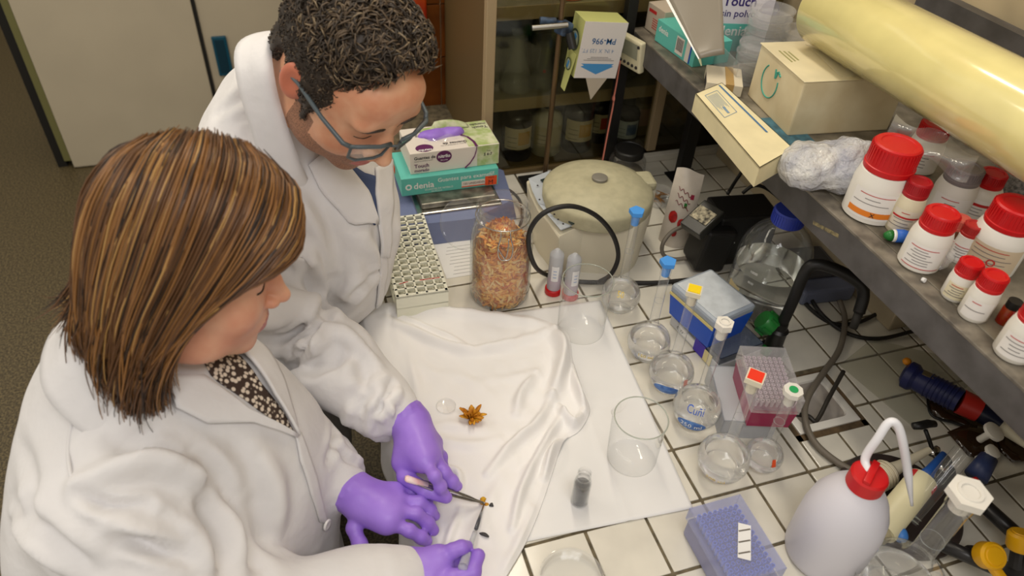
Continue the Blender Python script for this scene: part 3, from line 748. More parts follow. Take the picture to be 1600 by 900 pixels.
coat_patch(cw, cc(cw, [[(330, 530), (375, 560), (420, 620), (458, 680)], [(400, 535), (432, 580), (452, 640), (460, 682)]]), 18, 8, .005, 'lapel', M_coat, wom, .004, curl=lambda p, q: .006 * (1 - p))
coat_patch(cw, cc(cw, [[(458, 678), (466, 720), (482, 770), (497, 815)], [(466, 676), (482, 720), (498, 770), (508, 815)]]), 18, 4, .003, 'placket', M_coat, wom, .003)
collar([(-.05, .05, -.20), (-.066, -.03, -.145), (-.04, -.092, -.105), (0, -.104, -.095), (.04, -.094, -.10), (.068, -.05, -.125), (.070, .0, -.165), (.055, .05, -.205), (.04, .08, -.23)],
       [(-.09, .07, -.235), (-.11, -.05, -.19), (-.07, -.125, -.15), (0, -.142, -.14), (.07, -.128, -.15), (.112, -.07, -.18), (.118, .0, -.215), (.10, .06, -.252), (.06, .09, -.255)], HW, RW, SW, cw, wom)
# shoulder seam
sp = cw.onto([cw.cast(*q) for q in [(118, 590), (119, 630), (112, 670), (109, 710), (112, 748)]], .0005)
MB().tube(bez([Vector(q) for q in sp], 5), .0022, 6).build('shoulder_seam', M_coat, wom, smooth=True, world=True)
for q in [(506, 818)]:
    c = Vector(cw.cast(*q)); nrm = Vector(cw.grad(np.array([c]))[0]); c += nrm * .006
    MB().lathe([(0, -.002), (.008, -.002), (.009, 0), (.008, .002), (.005, .0012), (0, .0012)], 14, c, nrm.to_track_quat('Z', 'Y').to_matrix()).build('button', M_button, wom, smooth=True, world=True)

# bob of hair: dark underlayer and swept locks
def wh(s):
    s.ell((0, -.012, .050), (.080, .092, .092), k=0)
    s.ell((.015, -.045, -.05), (.066, .045, .08), k=.04); s.ell((-.03, -.045, -.05), (.055, .045, .08), k=.04)
    s.ell((.02, .055, .085), (.055, .04, .045), k=.03)
    s.ell((.0, .125, -.045), (.20, .095, .105), k=.008, sub=True)
    s.ell((0, .02, -.20), (.07, .09, .10), k=.02, sub=True)
hv = hair_volume(RW, HW, SW, [wh], h=.004)
M_hw = [mat('hair_deep_brown', (56, 38, 24), 0.42, noise=.25, nscale=200), mat('hair_chestnut', (96, 64, 36), 0.38), mat('hair_caramel', (136, 94, 50), 0.36), mat('hair_blond', (176, 136, 80), 0.36)]
v, f = hv.mesh(); hair_w = npmesh('hair', place(v, HW, RW, SW), f, M_hw[0], wom)
G = [  # guides from the parting, front fringe first, x to her right
 [(-.035, .098, .118), (-.005, .124, .102), (.035, .126, .070), (.070, .096, .052), (.087, .048, .030), (.092, .004, -.030), (.087, -.012, -.095), (.076, -.010, -.145)],
 [(-.038, .086, .138), (.005, .110, .132), (.050, .106, .099), (.083, .070, .052), (.097, .026, .0), (.098, -.006, -.058), (.091, -.020, -.118), (.080, -.016, -.170)],
 [(-.040, .055, .156), (.015, .068, .157), (.062, .060, .124), (.092, .034, .064), (.105, .002, -.01), (.104, -.022, -.078), (.096, -.028, -.138), (.083, -.022, -.188)],
 [(-.040, .015, .164), (.020, .014, .166), (.066, .004, .131), (.095, -.014, .065), (.105, -.034, -.012), (.103, -.042, -.080), (.094, -.042, -.132), (.081, -.034, -.172)],
 [(-.036, -.020, .160), (.016, -.036, .156), (.055, -.052, .117), (.080, -.066, .054), (.088, -.074, -.015), (.086, -.072, -.072), (.079, -.064, -.112), (.070, -.052, -.142)],
 [(-.030, -.045, .149), (.0, -.073, .132), (.026, -.094, .092), (.043, -.102, .038), (.049, -.103, -.020), (.049, -.100, -.062), (.046, -.094, -.090), (.042, -.086, -.110)],
 [(-.030, -.052, .143), (-.025, -.083, .118), (-.020, -.102, .076), (-.015, -.109, .026), (-.012, -.109, -.022), (-.010, -.110, -.056), (-.008, -.116, -.076), (-.004, -.126, -.088)],
 [(-.040, -.045, .142), (-.058, -.074, .114), (-.070, -.090, .068), (-.077, -.096, .012), (-.079, -.094, -.04), (-.077, -.09, -.08), (-.072, -.085, -.11), (-.067, -.078, -.13)],
 [(-.046, .0, .154), (-.072, -.005, .124), (-.090, -.012, .074), (-.100, -.02, .0), (-.101, -.022, -.06), (-.096, -.02, -.105), (-.09, -.015, -.14), (-.083, -.01, -.165)],
 [(-.046, .065, .138), (-.068, .068, .108), (-.088, .054, .060), (-.098, .03, .0), (-.099, .008, -.055), (-.095, -.004, -.10), (-.088, -.004, -.135), (-.08, .0, -.16)]]
G = np.array(G); r = np.random.default_rng(4); mb = MB()
def guide(s):
    i = min(int(s), len(G) - 2); t = s - i; t = t * t * (3 - 2 * t) * .5 + t * .5; return G[i] * (1 - t) + G[i + 1] * t
for q in range(5200):
    s_ = r.random() ** .9 * (len(G) - 1); g = guide(s_).copy(); lay = r.random() ** 1.5
    cen = np.array([0, -.02, 0.0]); out = g - cen; out[:, 2] *= .6; out /= np.linalg.norm(out, axis=1, keepdims=True)
    g = g - out * (.018 * lay) + r.normal(size=3) * .0016 + r.normal(size=(8, 3)) * .0010
    g[5:] += r.normal(size=3) * np.array([.004, .005, .002]) * np.array([1, 1.6, 2.2])[:, None]; g[6:, 2] += r.normal() * .012 * np.array([.5, 1.2])
    L = 8 - (2 if r.random() < .10 else 0)
    w = .0006 + .0008 * r.random()
    wv = .5 + .5 * math.sin(s_ * 5.1 + 1.3) * math.sin(s_ * 11.7)          # streaks: neighbouring locks share a tone
    pr = np.array([.24, .44, .24, .08]) if s_ < 5 else np.array([.5, .38, .1, .02]); pr = pr * np.array([1.3 - wv, 1, .5 + wv, .2 + 1.6 * wv]); pr = pr / pr.sum()
    if s_ < 1.2: pr = [.16, .42, .32, .10]
    # darker roots, lighter lengths come from the locks themselves
    pts = bez([Vector(x) for x in place(g[:L], HW, RW, SW)], 3)
    n = len(pts); rs = [w * min(1, .5 + i / 4) * (1 if i < n * .7 else max(.12, (n - i) / (n * .3))) for i in range(n)]
    mb.tube(pts, rs, 4, mi=int(r.choice(4, p=pr)))
mb.build('locks', M_hw, hair_w, smooth=True, world=True)
for sg in (-1, 1):
    mb = MB(); mb.tube([Vector(x) for x in place(on_face(hsw, [(sg * .019, .0885, .004), (sg * .032, .0925, .0015), (sg * .047, .085, .005)], 0), HW, RW, SW)], .0014, 5); mb.build('eyelashes', M_lash, wom, world=True)
    mb = MB(); mb.tube([Vector(x) for x in place(on_face(hsw, [(sg * .016, .100, .033), (sg * .032, .0985, .038), (sg * .05, .085, .033)], -.0004), HW, RW, SW)], .0016, 5); mb.build('eyebrow', M_lash, wom, world=True)

# ----- gloved hands
def hand(W, palm, fingers, parent, label, up, arm, rad=.0090, h=.0021):
    """W wrist, fingers = dict of four joints each; arm = point up the forearm for the glove cuff"""
    pts = [W, palm] + [q for f_ in fingers.values() for q in f_] + [arm]; a = np.array(pts)
    s = SDF(a.min(0) - .035, a.max(0) + .035, h); W = np.array(W, float)
    mc = {k: np.array(f_[0]) for k, f_ in fingers.items()}
    s.cap(W, np.array(palm), .024, .025, k=.012)
    up = np.array(up, float); up /= np.linalg.norm(up)
    for k in ('index', 'middle', 'ring', 'pinky'):
        s.cap(W + (mc[k] - np.array(palm)) * .35, mc[k], .019, .0128, k=.016)
    s.cap(mc['index'], mc['pinky'], .0125, .0115, k=.014)
    s.cap(W, mc['thumb'], .02, .016, k=.016); s.cap(mc['thumb'], mc['index'], .013, .012, k=.016)
    for k, f_ in fingers.items():
        q = {'index': 1, 'middle': 1.03, 'ring': .97, 'pinky': .86, 'thumb': 1.15}[k] * rad
        s.chain([np.array(x) for x in f_], [q * 1.16, q * 1.08, q * .98, q * .88], k=.0045)
        for x in f_[1:3]: s.ell(x, (q * 1.04,) * 3, k=.004)
    ar = np.array(arm, float); s.cap(W, ar, .026, .031, k=.014)
    # wrinkles round the wrist and the finger roots
    d = (np.array(palm) - W); d /= np.linalg.norm(d)
    for i in range(3):
        c = W + (ar - W) * (.25 + .28 * i); n = (ar - W) / np.linalg.norm(ar - W); x = np.cross(n, up); x /= np.linalg.norm(x); y = np.cross(n, x)
        s.chain([c + (x * math.cos(t) + y * math.sin(t)) * (.027 + .0015 * i) + n * .004 * math.sin(2 * t + i) for t in np.linspace(0, 6.28, 14)], .0022, k=.003)
    cut = ar + (ar - W) / np.linalg.norm(ar - W) * .028
    s.ell(cut, (.028, .028, .028), k=.004, sub=True)
    s.noise(.0007, 150, 21)
    v, f = s.mesh(); o = npmesh('glove', v, f, M_glove, parent); o['label'] = label
    return o
def J(*a): return [tuple(P(*q)) for q in a]
mw, mp_ = J((640, 662, .090), (653, 703, .084))
hand(mw, mp_, {'index': J((664, 720, .088), (679, 744, .090), (688, 760, .072), (692, 769, .056)), 'middle': J((676, 714, .078), (693, 738, .070), (706, 752, .056), (715, 760, .046)),
  'ring': J((680, 703, .064), (689, 713, .046), (690, 730, .032), (689, 744, .027)), 'pinky': J((676, 694, .055), (684, 705, .038), (683, 720, .028), (680, 731, .024)), 'thumb': J((630, 720, .066), (633, 746, .058), (664, 766, .053), (697, 777, .047))},
  man, 'lilac nitrile glove on the hand holding tweezers', (0, 0, 1), P(631, 650, .094))
ww, wp = J((562, 780, .058), (595, 800, .056))
hand(ww, wp, {'index': J((606, 815, .055), (640, 829, .047), (658, 839, .034), (667, 845, .024)), 'middle': J((619, 798, .060), (650, 802, .053), (668, 818, .035), (678, 829, .024)),
  'ring': J((622, 782, .056), (655, 785, .048), (672, 797, .034), (680, 806, .024)), 'pinky': J((616, 769, .050), (644, 768, .040), (661, 776, .030), (671, 784, .023)), 'thumb': J((566, 800, .050), (553, 824, .043), (562, 850, .033), (572, 872, .026))},
  wom, 'lilac nitrile glove spread flat at the bench edge', (0, 0, 1), P(548, 768, .059))
rw, rp = J((632, 893, .064), (662, 891, .062))
hand(rw, rp, {'index': J((686, 873, .074), (708, 861, .084), (721, 855, .085), (730, 853, .080)), 'middle': J((692, 882, .062), (722, 873, .056), (727, 886, .046), (718, 894, .042)),
  'ring': J((690, 893, .052), (716, 890, .043), (719, 902, .037), (709, 907, .035)), 'pinky': J((683, 904, .045), (705, 905, .036), (708, 914, .030), (699, 918, .029)), 'thumb': J((668, 908, .066), (706, 904, .072), (739, 893, .074), (747, 868, .078))},
  wom, 'lilac nitrile glove pinching the dropper', (0, 0, 1), P(610, 893, .063))

# ---------------------------------------------------------------- materials of the things
M_glass = glassmat('clear_glass', base=.025, edge=.75, body=.025); M_pglass = glassmat('clear_plastic', (254, 254, 254), base=.06, edge=.7, rough=.06, body=.10)
M_frost = glassmat('frosted_plastic', (226, 228, 232), base=.08, edge=.35, rough=.3, body=.45)
M_white = mat('white_plastic', (226, 222, 212), 0.35); M_cream = mat('cream_plastic', (206, 200, 172), 0.45, noise=.05, nscale=8)
M_paper = mat('white_paper', (232, 231, 229), 0.9, noise=.02, nscale=9); M_red = mat('red_plastic', (196, 22, 26), 0.35); M_blackp = mat('black_plastic', (26, 25, 24), 0.42)
M_steel = mat('steel', (190, 188, 182), 0.25, metal=1.0); M_blue = mat('blue_plastic', (28, 84, 196), 0.3); M_lblue = mat('light_blue_plastic', (70, 148, 226), 0.4)
M_yel = mat('yellow_plastic', (240, 208, 22), 0.4); M_green = mat('green_plastic', (30, 110, 44), 0.35); M_ink = mat('dark_print', (46, 42, 44), 0.8); M_tealb = mat('teal_card', (98, 190, 178), 0.5)
M_cable = mat('black_rubber', (30, 28, 26), 0.5); M_gcable = mat('grey_rubber', (112, 104, 92), 0.5); M_wp = mat('white_print', (240, 240, 236), 0.7); M_purple = mat('purple_print', (92, 30, 84), 0.6)
M_orange = mat('orange_print', (226, 82, 36), 0.6); M_card = mat('white_card', (226, 222, 212), 0.6); M_red2 = mat('red_print', (190, 40, 40), .7)

def liquid(name, rgb=(255, 255, 255), mix=.18, rough=0.0):
    if name in MATS: return MATS[name]
    m = bpy.data.materials.new(name); m.use_nodes = True; nt = m.node_tree; N = nt.nodes; L = nt.links
    b = N['Principled BSDF']; b.inputs['Base Color'].default_value = (*lin(rgb), 1); b.inputs['Transmission Weight'].default_value = 1; b.inputs['Roughness'].default_value = rough; b.inputs['IOR'].default_value = 1.33
    t = N.new('ShaderNodeBsdfTransparent'); t.inputs[0].default_value = (*lin(rgb), 1); mx = N.new('ShaderNodeMixShader'); mx.inputs[0].default_value = mix
    L.new(b.outputs[0], mx.inputs[1]); L.new(t.outputs[0], mx.inputs[2]); L.new(mx.outputs[0], N['Material Output'].inputs[0]); MATS[name] = m; return m
M_water = liquid('water')

def camang(p): return math.atan2(CAM_POS[1] - p[1], CAM_POS[0] - p[0])
def wrap_label(parent, r, z0, z1, a0, half, m, name='label', rfun=None, off=.0005):
    n = max(4, int(half * 12)); rf = rfun or (lambda z: r); mb = MB()
    mb.patch(lambda u, w: Vector(((rf(z0 + (z1 - z0) * w) + off) * math.cos(a0 - half + 2 * half * u), (rf(z0 + (z1 - z0) * w) + off) * math.sin(a0 - half + 2 * half * u), z0 + (z1 - z0) * w)), n, 4)
    return mb.build(name, m, parent, smooth=True)
def wrap_text(parent, s, size, r, z, a0, m, rfun=None, off=.0009, bold=0.0):
    """lettering bent round a vertical surface of revolution"""
    o = text(s, size, (0, 0, 0), (1, 0, 0), (0, 1, 0), m, parent, 0, align='CENTER', bold=bold); rf = rfun or (lambda q: r)
    for v in o.data.vertices:
        zz = z + v.co.y; rr = rf(zz) + off; a = a0 + v.co.x / max(rr, .004); v.co = (rr * math.cos(a), rr * math.sin(a), zz)
    return o
def interp(prof):
    zs = [q[1] for q in prof]; rs = [q[0] for q in prof]
    return lambda z: float(np.interp(z, zs, rs))
def poly_r(n, r, ph=0): return [(r * math.cos(2 * math.pi * k / n + ph), r * math.sin(2 * math.pi * k / n + ph)) for k in range(n)]

# ---------------------------------------------------------------- paper sheet and white garment on the bench front
ppr = thing('paper_sheet', 'large white absorbent paper sheet spread under the white garment', 'paper', (0.18, 0.24, 0.0))
pc = [(-.10, .505), (.326, .481), (.279, -.011), (-.10, .012)]
def pfn(u, w):
    a = Vector((*pc[0], 0)).lerp(Vector((*pc[1], 0)), u); b = Vector((*pc[3], 0)).lerp(Vector((*pc[2], 0)), u); q = a.lerp(b, w)
    q.z = .0012 + .0016 * math.exp(-((u - .72) / .012) ** 2) + .0014 * math.exp(-((w - .52) / .012) ** 2) + .0006 * math.sin(9 * u + 4 * w) ** 2; return q
MB().patch(pfn, 70, 70).build('sheet', M_paper, ppr, smooth=True, world=True, solid=.0004)

M_cloth = mat('white_jersey', (236, 234, 232), 0.9, bump=.3, bscale=1100, bdist=.0005, sheen=.15)
gar = thing('white_garment', 'crumpled white cotton T-shirt spread over the bench edge', 'garment', (0.0, 0.3, 0.0))
def curve(px, z=0.004): return bez([P(u, v, z) for u, v in px], 12)
def along(c, t):
    t = min(max(t, 0), 1) * (len(c) - 1); i = min(int(t), len(c) - 2); return c[i].lerp(c[i + 1], t - i)
cT = curve([(596, 474), (640, 477), (700, 481), (765, 488), (838, 498), (864, 512)]); cR = curve([(864, 512), (888, 522), (894, 562), (905, 600), (921, 640), (906, 672), (880, 692), (862, 742), (845, 792), (820, 850), (790, 902), (768, 950)])
cL = [Vector((-.149, q.y, .004)) for q in curve([(596, 474), (598, 520), (602, 600), (612, 690), (640, 790), (665, 862), (690, 950)])]; cL[0] = cT[0].copy(); cL[0].x = -.149
cT[0] = cL[0]; cB = [cL[-1].lerp(cR[-1], i / 12) for i in range(13)]
NU, NV = 130, 190; gv = np.zeros(((NV + 1) * (NU + 1), 3))
for j in range(NV + 1):
    for i in range(NU + 1):
        s_, t = i / NU, j / NV
        q = along(cT, s_) * (1 - t) + along(cB, s_) * t + along(cL, t) * (1 - s_) + along(cR, t) * s_ - (cT[0] * ((1 - s_) * (1 - t)) + cT[-1] * (s_ * (1 - t)) + cB[0] * ((1 - s_) * t) + cB[-1] * (s_ * t))
        gv[j * (NU + 1) + i] = q
xy = gv.copy(); xy[:, 2] = 0; z = np.full(len(gv), .004)
edge = np.array([min(i / NU, 1 - i / NU) for j in range(NV + 1) for i in range(NU + 1)])
for px, amp, w in [
    ([(600, 500), (650, 524), (700, 546), (742, 553), (800, 541), (850, 524)], .013, .013), ([(622, 496), (660, 512), (700, 530), (735, 548)], .006, .007), ([(610, 486), (700, 492), (800, 505), (850, 512)], .010, .016),
    ([(740, 552), (790, 560), (855, 545)], -.004, .010), ([(866, 520), (880, 555), (872, 600), (862, 625)], .026, .014), ([(850, 530), (858, 575), (853, 610)], -.004, .008), ([(895, 575), (903, 615), (914, 645)], .022, .008),
    ([(872, 640), (895, 668), (912, 650)], .016, .008), ([(862, 625), (840, 665), (800, 700), (762, 745)], .014, .009), ([(838, 590), (815, 620), (806, 650)], .015, .010), ([(880, 650), (850, 700), (815, 770), (800, 830)], .013, .008), ([(868, 640), (842, 690), (808, 740)], -.004, .007),
    ([(885, 690), (862, 712), (850, 750)], .018, .008), ([(640, 560), (650, 600), (655, 640)], .005, .012), ([(605, 545), (618, 600), (625, 660)], .006, .010), ([(690, 690), (730, 700), (780, 690)], .005, .012),
    ([(690, 735), (715, 745), (718, 770)], .010, .008), ([(720, 800), (700, 850), (690, 890)], .006, .008), ([(790, 730), (760, 800), (720, 870)], .005, .014), ([(830, 800), (810, 850), (790, 890)], .005, .010), ([(760, 600), (820, 590), (850, 580)], .004, .012),
    ([(680, 585), (740, 600), (790, 640)], .003, .014), ([(660, 680), (700, 668), (760, 680)], .004, .012)]:
    d, t = seg_dist(xy, [Vector((*q.xy, 0)) for q in bez([P(u, v) for u, v in px], 5)]); z += 1.35 * amp * np.exp(-(d / (.78 * w)) ** 2) * np.sin(np.pi * np.clip(t, .06, .94)) ** .5
z += .0012 * np.sin(xy[:, 0] * 70 + 3 * np.sin(xy[:, 1] * 30)) * np.sin(xy[:, 1] * 55 + 2) + .0008 * np.sin(xy[:, 0] * 150 + xy[:, 1] * 60)
gv[:, 2] = np.maximum(z, .003) * np.clip(.35 + edge * 9, 0, 1) + .0012
fq = np.array([(j * (NU + 1) + i, (j + 1) * (NU + 1) + i, (j + 1) * (NU + 1) + i + 1, j * (NU + 1) + i + 1) for j in range(NV) for i in range(NU)])
# hanging front
hang = []; NH = 14
for j in range(NV + 1):
    p = gv[j * (NU + 1)]
    for k in range(1, NH + 1):
        t = k / NH; hang.append((p[0] - .010 * math.sin(min(1, t * 3) * 1.57) - .010 * math.sin(j * .16) * t, p[1], p[2] - .14 * t * t ** .15 * (.6 + .4 * math.sin(j * .03 + 1) ** 2)))
base = len(gv); vh = np.array(hang)
def hid(j, k): return j * (NU + 1) if k == 0 else base + j * NH + k - 1
fh = np.array([(hid(j, k), hid(j, k + 1), hid(j + 1, k + 1), hid(j + 1, k)) for j in range(NV) for k in range(NH)])
go = npmesh('cloth', np.concatenate([gv, vh]), np.concatenate([fq, fh]), M_cloth, gar); md = go.modifiers.new('thickness', 'SOLIDIFY'); md.thickness = .0012; md.offset = 1
GZ = lambda u, v: .006

# ---------------------------------------------------------------- things handled by the two people
def rodlike(a, b, m, name, parent, r0, r1, seg=10): return MB().rod(a, b, r0, r1, seg).build(name, m, parent, smooth=40, world=True)
tw = thing('tweezers', 'steel tweezers with white grip end held over the yellow petal', 'tweezers', P(760, 785, .012))
a, m_, b = P(636, 748, .082), P(700, 768, .050), P(760, 787, .012)
sd = (b - a).normalized().cross(Vector((0, 0, 1))).normalized()
for sg in (-1, 1):
    mb = MB(); pts = [a, a.lerp(b, .3) + sd * .0035 * sg, m_ + sd * .0045 * sg, a.lerp(b, .8) + sd * .002 * sg, b + sd * .0003 * sg]
    mb.tube(bez(pts, 4), [.0045] * 5 + [.0042] * 4 + [.003] * 4 + [.0016] * 3 + [.0008], 8, flat=.45); mb.build('arm', M_steel, tw, smooth=True, world=True)
MB().tube([a + (a - b).normalized() * .003, a, a.lerp(b, .25)], [.004, .006, .005], 10, flat=.6).build('grip', mat('white_pink_enamel', (240, 226, 220), .3, noise=.3, nscale=60, rgb2=(240, 180, 170)), tw, smooth=True, world=True)
dp = thing('dropper', 'clear plastic dropper with dark liquid in its tip pinched by lilac glove', 'dropper', P(757, 785, .012))
a, m_, b = P(724, 884, .085), P(742, 832, .052), P(757, 786, .012)
MB().tube(bez([a + (a - b).normalized() * .004, a, a.lerp(m_, .35), a.lerp(m_, .6), m_], 4), [.002] + [.0065] * 8 + [.0045] * 4 + [.0036] * 4, 12).build('bulb', M_frost, dp, smooth=True, world=True)
MB().tube([m_, m_.lerp(b, .5), b], [.0036, .0028, .001], 10).build('stem', M_glass, dp, smooth=True, world=True)
MB().tube([m_.lerp(b, .12), m_.lerp(b, .5), b], [.0029, .0024, .0008], 10).build('liquid', mat('dark_grey_ink', (52, 54, 66), .3), dp, smooth=True, world=True)
M_pet = mat('saffron_yellow', (216, 176, 20), .6, noise=.5, nscale=90, rgb2=(180, 110, 10)); M_petd = mat('dark_petal', (62, 60, 60), .7)
pt = thing('yellow_petal', 'tiny yellow petal fragment with dark bits at the tweezer tip', 'petal', P(758, 788, .006))
for k in range(6):
    c = P(751 + 2.4 * k, 784 + (k % 3) * 3 - 2, .010); an = k * 1.1
    MB().tube(bez([c, c + Vector((math.cos(an) * .005, math.sin(an) * .005, .003)), c + Vector((math.cos(an) * .009, math.sin(an) * .009, .001))], 3), [.0018, .0034, .004, .0038, .0032, .002, .0008], 6, flat=.3).build('shred', M_pet if k != 5 else M_petd, pt, smooth=True, world=True)
tag(MB().tube(bez([P(749, 833, .010), P(757, 835, .011), P(764, 839, .010)], 4), [.001, .002, .0028, .003, .0032, .003, .0026, .002, .001], 8, flat=.45).build('dark_petal', M_petd, None, smooth=True), 'single dark grey petal lying on the white garment', 'petal')
MB().lathe([(0, -.0028), (.002, -.002), (.0028, 0), (.002, .002), (0, .0028)], 10, P(768, 789, .009)).build('seed', M_petd, pt, smooth=True, world=True)

# dried flower and small dish on the garment
fl = thing('dried_flower', 'small heap of dried orange petals on the white garment', 'flower', P(737, 655, .008))
M_fl = [mat('petal_orange', (204, 138, 18), .6, noise=.4, nscale=120, rgb2=(170, 96, 8)), mat('petal_gold', (222, 164, 40), .6, noise=.4, nscale=100, rgb2=(186, 118, 14))]
r = np.random.default_rng(5); c0 = P(737, 655, .008)
for k in range(46):
    an = r.random() * 6.28; rr = r.random() * .014; hgt = .004 + r.random() * .022; L = .011 + r.random() * .012; el = .25 + r.random() * 1.15
    a = c0 + Vector((math.cos(an) * rr * .5, math.sin(an) * rr * .5, hgt * .4)); d = Vector((math.cos(an) * math.cos(el), math.sin(an) * math.cos(el), math.sin(el)))
    MB().tube(bez([a, a + d * L * .5 + Vector((0, 0, .002)), a + d * L], 3), [.0015, .003, .004, .004, .0036, .0026, .001], 6, flat=.2).build('petal', M_fl[k % 2], fl, smooth=True, world=True)
dsh = thing('dish_lid', 'small clear round dish lying on the white garment beside dried flower', 'dish', P(697, 636, .007))
MB().lathe([(0, 0), (.0155, 0), (.017, .0008), (.0172, .004), (.0165, .004), (.016, .0012), (0, .001)], 28).build('dish', M_pglass, dsh, smooth=40)

vial = thing('ink_vial', 'small open glass vial of dark grey liquid standing on paper sheet', 'vial', P(905, 783, .003))
pr = [(0, 0), (.0125, 0), (.0135, .002), (.0135, .05), (.0125, .056), (.0098, .06), (.0098, .062), (.0112, .063), (.0112, .067), (.0098, .068), (.0104, .0745), (.0108, .077), (.0092, .077), (.0085, .062), (.0115, .054), (.0122, .05), (.0122, .003), (0, .002)]
MB().lathe(pr, 24).build('glass', M_glass, vial, smooth=40)
MB().lathe([(0, .0025), (.0118, .0025), (.012, .004), (.012, .046), (.0115, .047), (0, .0468)], 24).build('liquid', mat('grey_ink', (74, 74, 78), .25, noise=.4, nscale=60, rgb2=(44, 44, 48)), vial, smooth=40)

pet = thing('petri_dish', 'clear round dish at the front edge of the bench', 'dish', P(892, 912, 0))
MB().lathe([(0, 0), (.044, 0), (.045, .001), (.045, .012), (.0465, .0125), (.047, .017), (.0455, .0172), (.045, .0135), (.0435, .012), (.0435, .002), (0, .0012)], 40).build('dish', M_pglass, pet, smooth=40)

# ---------------------------------------------------------------- volumetric flasks
def flask(name, label, base, R, H, neck, level, stopper, texts=(), tint=None, seed=None):
    t = thing(name, label, 'flask', base, 0, 'volumetric flasks on the bench')
    zc = R * .92; prof = []
    for k in range(15):
        an = -math.pi / 2 + (math.pi * .86) * k / 14
        rr = R * math.cos(an) ** (.82 if an < 0 else 1); zz = zc + R * .92 * math.sin(an)
        prof.append((max(rr, 0), zz))
    prof = [(0, .002), (R * .55, .002), (R * .66, .004)] + [p for p in prof if p[1] > R * .14]
    zt = prof[-1][1]; rt = prof[-1][0]
    prof += [(neck + (rt - neck) * .45, zt + R * .13), (neck + (rt - neck) * .12, zt + R * .32), (neck, zt + R * .6)]
    outer = prof + [(neck, H - .034), (neck * 1.12, H - .03), (neck * 1.18, H - .012), (neck * 1.3, H - .011)]
    MB().lathe(outer, 36).build('glass', M_glass, t, smooth=True)
    rf = interp(prof); g = .0012
    lq = [(0, .004)] + [(max(p[0] - g, 0), p[1]) for p in prof[1:] if p[1] < level] + [(rf(level) - g, level), (0, level)]
    MB().lathe(lq, 36).build('liquid', M_water, t, smooth=50)
    MB().tube([Vector(((neck + .0002) * math.cos(q), (neck + .0002) * math.sin(q), H * .6)) for q in np.linspace(0, 2 * math.pi, 20)[:-1]], .0003, 4, closed=True).build('mark', mat('mark_grey', (150, 156, 156), .5), t)
    a0 = camang(base)
    for s_, size, z_, m_ in texts: wrap_text(t, s_, size, 0, z_, a0, m_, rf)
    kind, mm, top = stopper; zz = H - .013
    st = MB().lathe([(neck * .82, zz - .02), (neck * 1.0, zz), (neck * 1.05, zz + .004)], 16)
    if kind == 'star':
        st.prism([(neck * (1.75 if k % 2 == 0 else 1.45) * math.cos(k * math.pi / 5), neck * (1.75 if k % 2 == 0 else 1.45) * math.sin(k * math.pi / 5)) for k in range(10)], zz + .004, zz + .012)
    elif kind == 'square': st.prism(poly_r(4, neck * 2.0, a0 + math.pi / 4), zz + .003, zz + .012)
    elif kind == 'hex': st.prism(poly_r(6, neck * 1.7, a0), zz + .003, zz + .014); st.lathe([(neck * .7, zz + .0145), (neck * .75, zz + .016), (neck * 1.0, zz + .016), (neck * 1.05, zz + .014)], 16)
    elif kind == 'oct': st.prism(poly_r(8, neck * 1.75, a0), zz + .003, zz + .012)
    so = st.build('stopper', mm, t, smooth=35)
    if top is not None:
        if kind == 'square': MB().prism(poly_r(4, neck * 1.65, a0 + math.pi / 4), zz + .0121, zz + .0132).build('stopper_insert', top, so)
        else: MB().lathe([(neck * .8, zz + .012), (neck * .8, zz + .0132), (0, zz + .0132)], 16).build('stopper_insert', top, so)
    return t
M_yink = mat('yellow_print', (222, 190, 30), .6); M_bink = mat('blue_print', (44, 92, 190), .6); M_nat = mat('natural_polymer', (222, 214, 190), .4)
flask('volumetric_flask', 'volumetric flask with blue star stopper nearest the centrifuge', P(966, 480), .0395, .242, .0085, .05, ('star', M_lblue, None), [('50', .014, .055, M_yink)])
flask('volumetric_flask', 'volumetric flask with blue star stopper beside the blue box', P(1009, 554), .0405, .231, .0085, .048, ('star', M_lblue, None), [('150 ml', .011, .03, M_yink)])
f3 = flask('volumetric_flask', 'volumetric flask with yellow square stopper and blue printed emblem', P(1043, 602), .0405, .235, .0085, .046, ('square', M_nat, M_yel), [])
f4 = flask('volumetric_flask', 'volumetric flask with plain white stopper and blue 250 ml oval', P(1082, 657), .0415, .237, .0088, .062, ('hex', M_white, None), [('250 ml', .014, .026, M_wp), ('Cuñi', .016, .056, M_bink)])
f5 = flask('volumetric_flask', 'volumetric flask with red square stopper and yellow 200 ml print', P(1122, 737), .0415, .234, .0090, .058, ('square', M_nat, mat('red_insert', (232, 52, 26), .4)), [('200 ml', .012, .022, M_yink)])
f6 = flask('volumetric_flask', 'small volumetric flask with green-dotted white stopper', P(1187, 726), .0305, .189, .0085, .034, ('oct', M_white, mat('green_dot', (40, 160, 92), .4)), [])
